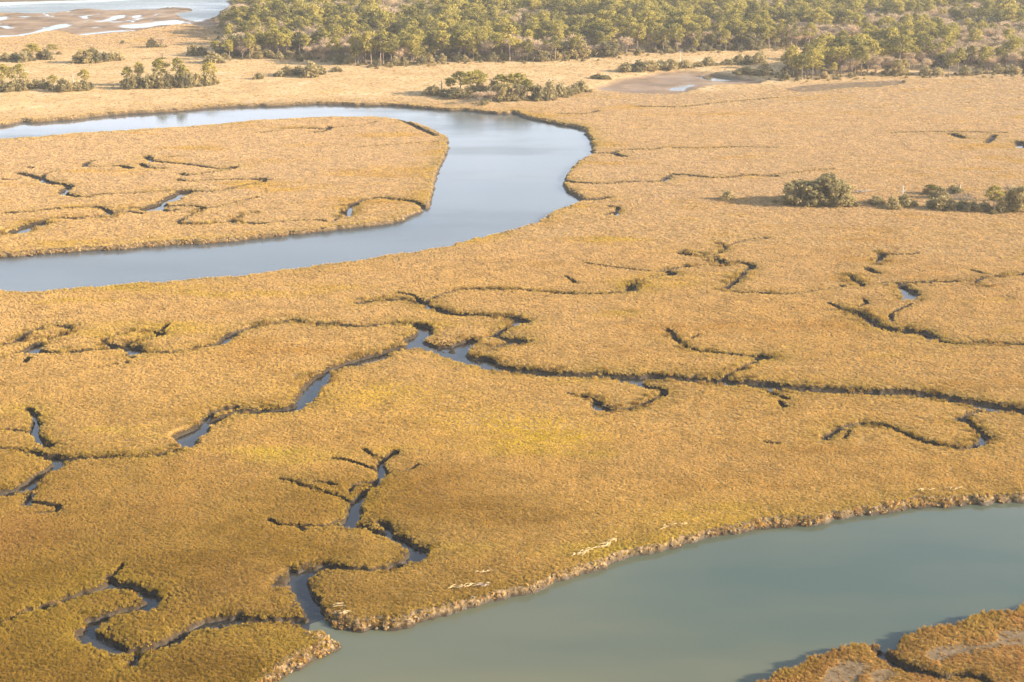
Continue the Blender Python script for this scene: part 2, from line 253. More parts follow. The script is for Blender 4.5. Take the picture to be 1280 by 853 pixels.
 (4,-0.08,[(81.2,330),(82.3,328.1),(84.4,325),(85,318),(86.5,315.3),(89.9,313.8),(92.5,313.1),(95.3,311.7),(95.7,307.3)]),
 (2.6,-0.08,[(95.7,307.3),(97.6,304.7),(100.9,303.3),(105.3,303.9),(110.5,303.9),(114.8,303),(128.2,300.5)]),
 (1.2,0.12,[(84.5,332.4),(87.7,336.4),(87.1,338.5)]),
 (1.3,0.12,[(89.5,320.8),(91.1,327.5),(97.6,334.4)]),
 (1.3,0.12,[(77.7,335.4),(80.6,330.4)]),
 (3,-0.08,[(54.4,294.5),(55.9,294.3)]),
 (2.4,-0.08,[(58,246.5),(59.9,249.1),(62.2,251.5)]),
 (2.2,-0.08,[(62.4,252.5),(65.3,253.7),(68.6,254.2),(71.4,252.8),(73.4,250.3),(75.2,247),(77.5,244.5),(80,242.4),(82.9,242.2),(85.4,243.3)]),
 (3.2,-0.35,[(85.4,243.3),(87.4,245.4),(88.4,247.4)]),
 (2.8,-0.08,[(88.4,247.4),(88.2,250.9),(87.8,255.2),(87,257.1),(85.5,255.8)]),
 (1.6,0.12,[(87.1,257.5),(89.8,260.3),(92.9,261.6),(96.4,260.9)]),
 (1.1,0.12,[(63.7,250.3),(61.9,246.2)]),
 (1.1,0.12,[(46.8,244.7),(49.2,243.9)]),
 (2.3,-0.08,[(-74.9,175.1),(-71.9,177.7),(-70.4,179.4),(-68.9,181.7),(-66.4,182.4),(-64.7,184.5),(-62.8,186.3),(-61.6,187),(-60.1,188.8)]),
 (3.2,-0.08,[(-60.3,191.1),(-59.2,189.6),(-57,189),(-54.6,187.7),(-52.8,185.9)]),
 (4,-0.35,[(-52.8,186.1),(-51.9,184.9),(-52.2,182.8)]),
 (2.6,-0.08,[(-52.4,182.8),(-54.5,181.7),(-56.5,180.7),(-58.2,179.4),(-58.9,177.7)]),
 (4.4,-0.35,[(-58.9,177.7),(-59.1,175.1),(-58.1,173.8)]),
 (3.6,-0.08,[(-58.1,173.8),(-55.9,172.2),(-53.9,171),(-52.2,170.3),(-50.3,170.3),(-48.5,171),(-47,172.5),(-45.5,174.7),(-44.1,177),(-42.4,178.5),(-40.2,179),(-37.2,178.7),(-35,178.7)]),
 (2.6,-0.08,[(-35.4,178.8),(-34.1,178.6),(-31.2,179.4),(-29.8,178.5),(-28,177.4)]),
 (2.4,-0.08,[(-50.9,170.2),(-50.2,167.9),(-50.9,165.8)]),
 (1.2,0.12,[(-60.1,191.4),(-59.4,193),(-59.3,195.3)]),
 (3.4,-0.35,[(-42,177.2),(-40.2,177.4)]),
 (3.2,-0.08,[(49.3,170.5),(50.4,167.9),(51.8,165.8),(52.9,165.2)]),
 (3,-0.35,[(51.2,171.3),(52.6,174.1)]),
 (2.2,-0.08,[(51.9,165.2),(54.2,164.4),(55.8,163.5),(58.6,163.8),(60.9,163.2),(61.5,162.2),(61.9,159.5)]),
]
WRACK = [
 [(9.4,197.6),(11.4,198.6),(13.4,200.1)],
 [(14.5,201.3),(16.2,202.8)],
 [(14.2,200.6),(15.3,201.3)],
 [(24.2,207.5),(25.4,208.2),(28.3,208.6)],
 [(-9.1,187),(-7.6,187.3),(-6,187.8)],
 [(-5.1,187.8),(-3.7,187.9)],
 [(-5.6,191.1),(-4.1,192)],
 [(-3.5,192.5),(-2,192.3)],
 [(68.4,221.8),(71.5,221.9)],
 [(74.5,222.2),(76.2,222.6)],
 [(-24.1,179.4),(-23.1,179.5)],
 [(-25.3,181.7),(-24.3,181.6)],
]
# kind, x, y, height, crown width, label, group
TREES = [
 ('shrub',-290.1,824.5,4.2,5.5,'low rounded grey-green shrub, first from left on the far left grassy island','thicket on the small island farthest left'),
 ('shrub',-282.1,818.4,5,6.3,'dark rounded shrub, second from left on the far left grassy island','thicket on the small island farthest left'),
 ('shrub',-276.5,814.9,5.6,4.9,'pale olive shrub, third from left on the far left grassy island','thicket on the small island farthest left'),
 ('shrub',-274.7,820.1,4.7,4.6,'dark small shrub, fourth from left on the far left grassy island','thicket on the small island farthest left'),
 ('shrub',-271.9,829.9,4.5,4.3,'grey-green mid sized shrub, fifth from left on the far left grassy island','thicket on the small island farthest left'),
 ('shrub',-267.5,828.1,5.9,6.1,'dark dense shrub, sixth from left on the far left grassy island','thicket on the small island farthest left'),
 ('pine_tree',-275.6,828.1,9.4,8.1,'leaning broad crowned pine, first from left on the far left grassy island','thicket on the small island farthest left'),
 ('pine_tree',-271.7,854.3,6.1,5.6,'thin sparse crowned pine, second from left on the far left grassy island','thicket on the small island farthest left'),
 ('shrub',-244.7,811.5,4.9,6.2,'dark low shrub, first from left on the island with the long shadow','thicket with the long shadow'),
 ('shrub',-234,813.2,6.1,4.5,'olive shrub, second from left on the island with the long shadow','thicket with the long shadow'),
 ('shrub',-231,816.6,5.2,5.6,'grey-green shrub, third from left on the island with the long shadow','thicket with the long shadow'),
 ('shrub',-228.2,820.1,4.9,5.1,'brownish shrub, fourth from left on the island with the long shadow','thicket with the long shadow'),
 ('shrub',-224.8,822.3,4.7,5.7,'rounded brown-green shrub, fifth from left on the island with the long shadow','thicket with the long shadow'),
 ('oak_tree',-239.9,810.6,7.2,9.5,'broad dark rounded oak, first from left on the island with the long shadow','thicket with the long shadow'),
 ('oak_tree',-236.2,812.3,7.8,6.2,'pale olive oak, second from left on the island with the long shadow','thicket with the long shadow'),
 ('dead_tree',-232.4,814.9,5.8,3.4,'pale bare trunked dead tree, the only one on the island with the long shadow','thicket with the long shadow'),
 ('pine_tree',-250.8,707.8,12.1,6.5,'loose crowned yellow-green pine, first from left in the leftmost riverside thicket','thicket at the left picture edge'),
 ('pine_tree',-243.4,709.5,12.1,7.5,'spreading flat topped pine, second from left in the leftmost riverside thicket','thicket at the left picture edge'),
 ('shrub',-250.5,699.7,6.1,5.4,'dark shrub, first from left in the leftmost riverside thicket','thicket at the left picture edge'),
 ('shrub',-247.4,698.4,4.6,5.4,'grey-green shrub, second from left in the leftmost riverside thicket','thicket at the left picture edge'),
 ('shrub',-243.7,699.7,5.6,5.4,'pale brown shrub, third from left in the leftmost riverside thicket','thicket at the left picture edge'),
 ('shrub',-241,701.3,5.6,5.4,'olive brown shrub, fourth from left in the leftmost riverside thicket','thicket at the left picture edge'),
 ('shrub',-238.4,706.2,4.6,4.5,'small brown-green shrub, fifth from left in the leftmost riverside thicket','thicket at the left picture edge'),
 ('shrub',-235.8,710.2,4.4,4.5,'dark shrub, first from left in the dark thicket above the upper channel','dark thicket with two thin pines'),
 ('shrub',-232.9,712.2,3.8,4.2,'dark rounded shrub, second from left in the dark thicket above the upper channel','dark thicket with two thin pines'),
 ('shrub',-229.2,707.8,3.6,4,'grey shrub, third from left in the dark thicket above the upper channel','dark thicket with two thin pines'),
 ('shrub',-219.1,698.7,5.8,6.8,'very dark wide shrub, fourth from left in the dark thicket above the upper channel','dark thicket with two thin pines'),
 ('shrub',-216.6,700.3,5,3.9,'olive shrub, fifth from left in the dark thicket above the upper channel','dark thicket with two thin pines'),
 ('shrub',-213.2,702.3,4.5,4.4,'pale olive shrub, sixth from left in the dark thicket above the upper channel','dark thicket with two thin pines'),
 ('shrub',-210.4,703.6,4.8,5.4,'round grey-green shrub, seventh from left in the dark thicket above the upper channel','dark thicket with two thin pines'),
 ('shrub',-208.8,709.5,3,3.4,'low pale shrub, eighth from left in the dark thicket above the upper channel','dark thicket with two thin pines'),
 ('pine_tree',-225.2,702.9,7.6,4.7,'small yellow-green pine, first from left in the dark thicket above the upper channel','dark thicket with two thin pines'),
 ('pine_tree',-211.8,709.5,9.9,4.2,'tall thin stemmed pine, second from left in the dark thicket above the upper channel','dark thicket with two thin pines'),
 ('dead_tree',-215.5,702.9,9.3,2,'pale tall bare dead tree, the only one in the dark thicket above the upper channel','dark thicket with two thin pines'),
 ('shrub',-191,707.8,5.5,4.9,'dark end shrub, first from left in the long hedge-like thicket below the wood corner','long thicket with pines standing above it'),
 ('shrub',-187.6,710.2,7,5.1,'dark upright shrub, second from left in the long hedge-like thicket below the wood corner','long thicket with pines standing above it'),
 ('shrub',-184.3,710.8,6.3,4.6,'olive shrub, third from left in the long hedge-like thicket below the wood corner','long thicket with pines standing above it'),
 ('shrub',-180.6,710.2,6.8,5.1,'grey-green shrub, fourth from left in the long hedge-like thicket below the wood corner','long thicket with pines standing above it'),
 ('shrub',-177.3,710.8,7,5.1,'dark shrub, fifth from left in the long hedge-like thicket below the wood corner','long thicket with pines standing above it'),
 ('shrub',-173.6,710.2,6.3,4.9,'pale grey shrub, sixth from left in the long hedge-like thicket below the wood corner','long thicket with pines standing above it'),
 ('shrub',-170.6,711.2,7.5,5.4,'dark upright shrub, seventh from left in the long hedge-like thicket below the wood corner','long thicket with pines standing above it'),
 ('shrub',-167,712.8,6.5,5.1,'grey shrub, eighth from left in the long hedge-like thicket below the wood corner','long thicket with pines standing above it'),
 ('shrub',-163.4,713.5,7,5.4,'olive shrub, ninth from left in the long hedge-like thicket below the wood corner','long thicket with pines standing above it'),
 ('shrub',-160.6,715.5,6.5,4.9,'yellow-green shrub, tenth from left in the long hedge-like thicket below the wood corner','long thicket with pines standing above it'),
 ('shrub',-157.4,717.9,6.8,5.4,'pale olive shrub, eleventh from left in the long hedge-like thicket below the wood corner','long thicket with pines standing above it'),
 ('shrub',-153.9,719.6,6.3,5.4,'grey-green shrub, twelfth from left in the long hedge-like thicket below the wood corner','long thicket with pines standing above it'),
 ('shrub',-150.6,723,5.8,4.9,'pale yellow-green shrub, thirteenth from left in the long hedge-like thicket below the wood corner','long thicket with pines standing above it'),
 ('pine_tree',-193.5,719.6,9.7,4.7,'small leaning pine, first from left in the long hedge-like thicket below the wood corner','long thicket with pines standing above it'),
 ('pine_tree',-186.7,719.6,12,4.4,'thin two-tiered pine, second from left in the long hedge-like thicket below the wood corner','long thicket with pines standing above it'),
 ('pine_tree',-175.5,716.9,13.9,6.9,'tall flat crowned pine, third from left in the long hedge-like thicket below the wood corner','long thicket with pines standing above it'),
 ('pine_tree',-167,717.9,14.4,6.1,'tallest round crowned pine, fourth from left in the long hedge-like thicket below the wood corner','long thicket with pines standing above it'),
 ('pine_tree',-164.8,719.6,10.1,4.4,'small thin pine, fifth from left in the long hedge-like thicket below the wood corner','long thicket with pines standing above it'),
 ('pine_tree',-153.3,724.7,11.2,6.2,'spreading crowned pine, sixth from left in the long hedge-like thicket below the wood corner','long thicket with pines standing above it'),
 ('shrub',-247.3,917.9,2.3,1.9,'tiny isolated shrub, first from left on the open grass left of the wood','shrubs on the open grass left of the wood'),
 ('shrub',-221.9,890.4,5.3,6.1,'dark rounded shrub, second from left on the open grass left of the wood','shrubs on the open grass left of the wood'),
 ('shrub',-187.1,846.3,6.5,6.3,'rounded grey shrub, third from left on the open grass left of the wood','shrubs on the open grass left of the wood'),
 ('shrub',-182.5,848.2,5.3,6.3,'olive shrub, fourth from left on the open grass left of the wood','shrubs on the open grass left of the wood'),
 ('shrub',-168.7,812.3,5.4,10.5,'wide dark shrub, fifth from left on the open grass left of the wood','shrubs on the open grass left of the wood'),
 ('bare_tree',-217.2,892.4,5.6,6.7,'pale leafless tree, first from left on the open grass left of the wood','shrubs on the open grass left of the wood'),
 ('bare_tree',-201.2,829,3.8,3.4,'whitish leafless tree, second from left on the open grass left of the wood','shrubs on the open grass left of the wood'),
 ('pine_tree',-175,852,8.3,6.3,'yellow-green pine, the only one on the open grass left of the wood','shrubs on the open grass left of the wood'),
 ('shrub',-134.3,830.8,3.8,4.5,'small yellow-green shrub, first from left on the pale grass in front of the wood','bushes on the pale grass before the wood'),
 ('shrub',-131.1,743.5,3.1,4.7,'small grey shrub, second from left on the pale grass in front of the wood','bushes on the pale grass before the wood'),
 ('shrub',-121.9,753.3,3.5,4.7,'small pale olive shrub, third from left on the pale grass in front of the wood','bushes on the pale grass before the wood'),
 ('shrub',-120.8,821.9,3.8,4.4,'small tan shrub, fourth from left on the pale grass in front of the wood','bushes on the pale grass before the wood'),
 ('shrub',-118.7,760.4,4.8,6.5,'dark rounded shrub, fifth from left on the pale grass in front of the wood','bushes on the pale grass before the wood'),
 ('shrub',-112.1,758.3,4.8,6.8,'grey-green shrub, sixth from left on the pale grass in front of the wood','bushes on the pale grass before the wood'),
 ('shrub',-105,751.9,7.6,8.1,'yellowish feathery shrub, seventh from left on the pale grass in front of the wood','bushes on the pale grass before the wood'),
 ('shrub',-101.7,761.9,4.9,5.4,'pale low shrub, eighth from left on the pale grass in front of the wood','bushes on the pale grass before the wood'),
 ('shrub',-94.4,773.7,2.8,5.5,'low tan shrub, ninth from left on the pale grass in front of the wood','bushes on the pale grass before the wood'),
 ('shrub',-37.8,685.1,4.7,7.4,'dark rounded shrub, first from left on the wooded bank where the river bends','hammock of pines and bushes on the river bend'),
 ('shrub',-31.7,682.4,3.4,6,'dark low shrub, second from left on the wooded bank where the river bends','hammock of pines and bushes on the river bend'),
 ('shrub',-26.6,676.6,4.8,9.9,'wide dark shrub, third from left on the wooded bank where the river bends','hammock of pines and bushes on the river bend'),
 ('shrub',-19.6,681,5.5,6.7,'dark grey-green shrub, fourth from left on the wooded bank where the river bends','hammock of pines and bushes on the river bend'),
 ('shrub',-15.1,686.9,6.2,6.7,'rounded olive shrub, fifth from left on the wooded bank where the river bends','hammock of pines and bushes on the river bend'),
 ('shrub',-8.7,678.8,8.2,6,'yellow-green shrub, sixth from left on the wooded bank where the river bends','hammock of pines and bushes on the river bend'),
 ('shrub',12.4,670,7.1,6.5,'dark shrub, seventh from left on the wooded bank where the river bends','hammock of pines and bushes on the river bend'),
 ('shrub',17.6,673.5,8.1,6.6,'pale olive shrub, eighth from left on the wooded bank where the river bends','hammock of pines and bushes on the river bend'),
 ('shrub',22.8,682.4,6.2,6.3,'dark green shrub, ninth from left on the wooded bank where the river bends','hammock of pines and bushes on the river bend'),
 ('shrub',26.9,686.9,4.5,5.4,'brown-green shrub, tenth from left on the wooded bank where the river bends','hammock of pines and bushes on the river bend'),
 ('shrub',30.1,692.5,4.5,5.4,'small dark shrub, eleventh from left on the wooded bank where the river bends','hammock of pines and bushes on the river bend'),
 ('shrub',34,698.1,5.6,5.8,'yellow-green shrub, twelfth from left on the wooded bank where the river bends','hammock of pines and bushes on the river bend'),
 ('dead_tree',-34.1,691.5,7.3,3,'dark dead tree, the only one on the wooded bank where the river bends','hammock of pines and bushes on the river bend'),
 ('pine_tree',-29.5,692.5,7.7,4.4,'small dark pine, first from left on the wooded bank where the river bends','hammock of pines and bushes on the river bend'),
 ('pine_tree',-24.6,685.6,11.6,7.7,'slender pale trunked pine, second from left on the wooded bank where the river bends','hammock of pines and bushes on the river bend'),
 ('pine_tree',-20.1,686.9,11.4,6.7,'bright olive pine, third from left on the wooded bank where the river bends','hammock of pines and bushes on the river bend'),
 ('pine_tree',-15.2,690.2,11.9,7.4,'tall yellow-green pine, fourth from left on the wooded bank where the river bends','hammock of pines and bushes on the river bend'),
 ('pine_tree',-5.1,681,11,7.3,'bushy bright pine, fifth from left on the wooded bank where the river bends','hammock of pines and bushes on the river bend'),
 ('pine_tree',-0.5,679.7,11.3,6.6,'dense topped pine, sixth from left on the wooded bank where the river bends','hammock of pines and bushes on the river bend'),
 ('pine_tree',3.1,681,11.6,7.3,'tall yellowish pine, seventh from left on the wooded bank where the river bends','hammock of pines and bushes on the river bend'),
 ('pine_tree',7.1,672.1,9.5,6.6,'grey-green pine, eighth from left on the wooded bank where the river bends','hammock of pines and bushes on the river bend'),
 ('bare_tree',-15.1,658,5.6,6.1,'reddish leafless tree, first from left on the wooded bank where the river bends','hammock of pines and bushes on the river bend'),
 ('bare_tree',-9.8,663.1,5,6.2,'dark reddish leafless tree, second from left on the wooded bank where the river bends','hammock of pines and bushes on the river bend'),
 ('oak_tree',-2.8,667.8,8.1,8.5,'broad grey-green oak, first from left on the wooded bank where the river bends','hammock of pines and bushes on the river bend'),
 ('oak_tree',2.7,668.7,7.7,7.2,'pale olive oak, second from left on the wooded bank where the river bends','hammock of pines and bushes on the river bend'),
 ('shrub',44.8,746.9,2.4,5,'small grey shrub, first from left along the back edge of the grey mudflat','low bushes along the edge of the mudflat'),
 ('shrub',48.4,745.1,2.1,4.1,'small yellowish shrub, second from left along the back edge of the grey mudflat','low bushes along the edge of the mudflat'),
 ('shrub',61.6,774.8,4.6,8.2,'dark end shrub, third from left along the back edge of the grey mudflat','low bushes along the edge of the mudflat'),
 ('shrub',68.5,776.1,5.5,8.6,'olive shrub, fourth from left along the back edge of the grey mudflat','low bushes along the edge of the mudflat'),
 ('shrub',74.6,778.7,5.4,8.2,'grey-green shrub, fifth from left along the back edge of the grey mudflat','low bushes along the edge of the mudflat'),
 ('shrub',80.5,782.7,4.9,7.8,'pale olive shrub, sixth from left along the back edge of the grey mudflat','low bushes along the edge of the mudflat'),
 ('shrub',87,783.4,5.4,7.9,'dark shrub, seventh from left along the back edge of the grey mudflat','low bushes along the edge of the mudflat'),
 ('shrub',94.5,789.4,4.1,7.9,'low tan shrub, eighth from left along the back edge of the grey mudflat','low bushes along the edge of the mudflat'),
 ('shrub',102.5,794.9,2.7,5.3,'tiny dark shrub, ninth from left along the back edge of the grey mudflat','low bushes along the edge of the mudflat'),
 ('shrub',109.1,799,4.6,7.1,'rounded green shrub, tenth from left along the back edge of the grey mudflat','low bushes along the edge of the mudflat'),
 ('shrub',120.6,803.9,3,7.2,'low dark shrub, eleventh from left along the back edge of the grey mudflat','low bushes along the edge of the mudflat'),
 ('shrub',124.8,763.8,3.5,11.1,'wide low shrub, twelfth from left along the back edge of the grey mudflat','low bushes along the edge of the mudflat'),
 ('shrub',127.3,807.5,5.1,6.3,'brown-green shrub, thirteenth from left along the back edge of the grey mudflat','low bushes along the edge of the mudflat'),
 ('shrub',131.1,761.9,3.5,10.3,'flat brown-green shrub, fourteenth from left along the back edge of the grey mudflat','low bushes along the edge of the mudflat'),
 ('shrub',132.1,807.5,4.7,6.3,'pale shrub, fifteenth from left along the back edge of the grey mudflat','low bushes along the edge of the mudflat'),
 ('shrub',136.6,776.7,4.9,5.2,'small rounded shrub, sixteenth from left along the back edge of the grey mudflat','low bushes along the edge of the mudflat'),
 ('shrub',139.1,811,7,6.4,'tall yellow-green shrub, seventeenth from left along the back edge of the grey mudflat','low bushes along the edge of the mudflat'),
 ('oak_tree',91.7,446.9,7.4,10.7,'grey-green broad oak, first from left in the oak grove standing on the open marsh','grove of oaks on the open marsh'),
 ('oak_tree',95.8,445.5,6.8,8.2,'mossy grey front oak, second from left in the oak grove standing on the open marsh','grove of oaks on the open marsh'),
 ('oak_tree',96,452.5,6,8.3,'half hidden rear oak, third from left in the oak grove standing on the open marsh','grove of oaks on the open marsh'),
 ('oak_tree',100.3,446.9,9.7,10.3,'tallest yellow-green topped oak, fourth from left in the oak grove standing on the open marsh','grove of oaks on the open marsh'),
 ('oak_tree',103.8,452.9,6.4,8.8,'half hidden rear oak, fifth from left in the oak grove standing on the open marsh','grove of oaks on the open marsh'),
 ('oak_tree',104.6,445.5,7,8.6,'right hand sloping oak, sixth from left in the oak grove standing on the open marsh','grove of oaks on the open marsh'),
 ('shrub',70.2,453.5,3.1,3.5,'small isolated shrub, first from left in the oak grove standing on the open marsh','grove of oaks on the open marsh'),
 ('shrub',107.2,444.6,3.6,4.1,'small low shrub, second from left in the oak grove standing on the open marsh','grove of oaks on the open marsh'),
 ('shrub',116.9,447.7,2.4,4.4,'low dark rounded shrub, first from left on the low ridge right of the oak grove','bushes and small trees along the marsh road'),
 ('shrub',120.6,442.2,3.7,3.1,'reddish brown shrub, second from left on the low ridge right of the oak grove','bushes and small trees along the marsh road'),
 ('shrub',121,440,2.1,3.3,'low olive shrub, third from left on the low ridge right of the oak grove','bushes and small trees along the marsh road'),
 ('shrub',124.7,443.6,3.5,5.2,'dark rounded shrub, fourth from left on the low ridge right of the oak grove','bushes and small trees along the marsh road'),
 ('shrub',133,441.5,3,4.1,'dark grey shrub, fifth from left on the low ridge right of the oak grove','bushes and small trees along the marsh road'),
 ('shrub',135.3,439,4,5,'dark broad shrub, sixth from left on the low ridge right of the oak grove','bushes and small trees along the marsh road'),
 ('shrub',138.6,439.7,3,4.1,'grey-brown shrub, seventh from left on the low ridge right of the oak grove','bushes and small trees along the marsh road'),
 ('shrub',139.7,455.8,3.7,4.3,'olive shrub, eighth from left on the low ridge right of the oak grove','bushes and small trees along the marsh road'),
 ('shrub',142.2,440.4,2.8,4.2,'pale brown shrub, ninth from left on the low ridge right of the oak grove','bushes and small trees along the marsh road'),
 ('shrub',144.9,438.2,2.6,5,'very dark low shrub, tenth from left on the low ridge right of the oak grove','bushes and small trees along the marsh road'),
 ('shrub',148,468.6,1,1.1,'tiny dark shrub, eleventh from left on the low ridge right of the oak grove','bushes and small trees along the marsh road'),
 ('shrub',148.3,437.9,2.6,4.6,'dark shaded shrub, twelfth from left on the low ridge right of the oak grove','bushes and small trees along the marsh road'),
 ('shrub',153.1,435.6,4.1,3.9,'olive brown shrub, thirteenth from left on the low ridge right of the oak grove','bushes and small trees along the marsh road'),
 ('shrub',156,437.3,6.9,4,'dark upright shrub, fourteenth from left on the low ridge right of the oak grove','bushes and small trees along the marsh road'),
 ('pine_tree',138.7,462.2,3.2,4.1,'yellow-green short pine, first from left on the low ridge right of the oak grove','bushes and small trees along the marsh road'),
 ('pine_tree',150.5,435.6,8.3,4.3,'feathery upright pine, second from left on the low ridge right of the oak grove','bushes and small trees along the marsh road'),
 ('dead_tree',148.1,464.9,2.3,1.3,'dark narrow dead tree, the only one on the low ridge right of the oak grove','bushes and small trees along the marsh road'),
 ('bare_tree',160.2,451,5.3,3.9,'whitish leafless tree, the only one on the low ridge right of the oak grove','bushes and small trees along the marsh road'),
 ('oak_tree',158.7,435.6,8.4,6.2,'yellow-green spreading oak, the only one on the low ridge right of the oak grove','bushes and small trees along the marsh road'),
]

# ---------------------------------------------------------------- noise and distance helpers
_tab = np.random.default_rng(7).random((8, 256, 256))

def noise(x, y, size, seed=0):
    """smooth value noise, 0..1, with features of about `size` metres"""
    t = _tab[seed % 8]
    u = x / size + 17.3 * seed
    v = y / size + 9.1 * seed
    iu = np.floor(u).astype(np.int64); iv = np.floor(v).astype(np.int64)
    fu = u - iu; fv = v - iv
    fu = fu * fu * (3 - 2 * fu); fv = fv * fv * (3 - 2 * fv)
    a = t[iu & 255, iv & 255]; b = t[(iu + 1) & 255, iv & 255]
    c = t[iu & 255, (iv + 1) & 255]; d = t[(iu + 1) & 255, (iv + 1) & 255]
    return (a * (1 - fu) + b * fu) * (1 - fv) + (c * (1 - fu) + d * fu) * fv

def smooth(a, b, v):
    t = np.clip((v - a) / (b - a), 0, 1)
    return t * t * (3 - 2 * t)

def chaikin(p, n, closed):
    p = np.array(p, float)
    for _ in range(n):
        q = np.roll(p, -1, 0) if closed else p[1:]
        a = p if closed else p[:-1]
        o = np.empty((2 * len(a), 2))
        o[0::2] = a * .75 + q * .25
        o[1::2] = a * .25 + q * .75
        p = o if closed else np.vstack([p[:1], o, p[-1:]])
    return p

def seg_dist(px, py, ax, ay, bx, by):
    dx, dy = bx - ax, by - ay
    L = dx * dx + dy * dy + 1e-9
    t = np.clip(((px - ax) * dx + (py - ay) * dy) / L, 0, 1)
    return np.hypot(px - ax - t * dx, py - ay - t * dy)

def sdf(x, y, poly, margin):
    """signed distance to a polygon, negative inside, clamped to +margin"""
    P = np.asarray(poly); Q = np.roll(P, -1, 0)
    out = np.full(x.shape, float(margin))
    m = np.flatnonzero((x > P[:, 0].min() - margin) & (x < P[:, 0].max() + margin) & (y > P[:, 1].min() - margin) & (y < P[:, 1].max() + margin))
    if not len(m): return out
    px, py = x[m], y[m]
    inside = np.zeros(len(m), bool)
    d = np.full(len(m), 1e9)
    for (ax, ay), (bx, by) in zip(P, Q):
        if ay != by:
            k = (ay > py) != (by > py)
            inside ^= k & (px < (bx - ax) * (py - ay) / (by - ay) + ax)
        lo_x, hi_x = min(ax, bx) - margin, max(ax, bx) + margin
        lo_y, hi_y = min(ay, by) - margin, max(ay, by) + margin
        s = np.flatnonzero((px > lo_x) & (px < hi_x) & (py > lo_y) & (py < hi_y))
        if len(s): d[s] = np.minimum(d[s], seg_dist(px[s], py[s], ax, ay, bx, by))
    d = np.minimum(d, margin)
    out[m] = np.where(inside, -d, d)
    return out

RIV = {k: chaikin(v, 1, True) for k, v in RIVERS.items()}
POO = [chaikin(v, 1, True) for v in POOLS]
FLA = {k: [chaikin(q, 1, True) for q in v] for k, v in FLATS.items()}
CRK = [(w_, b_, chaikin(p, 2, False)) for w_, b_, p in CREEKS]

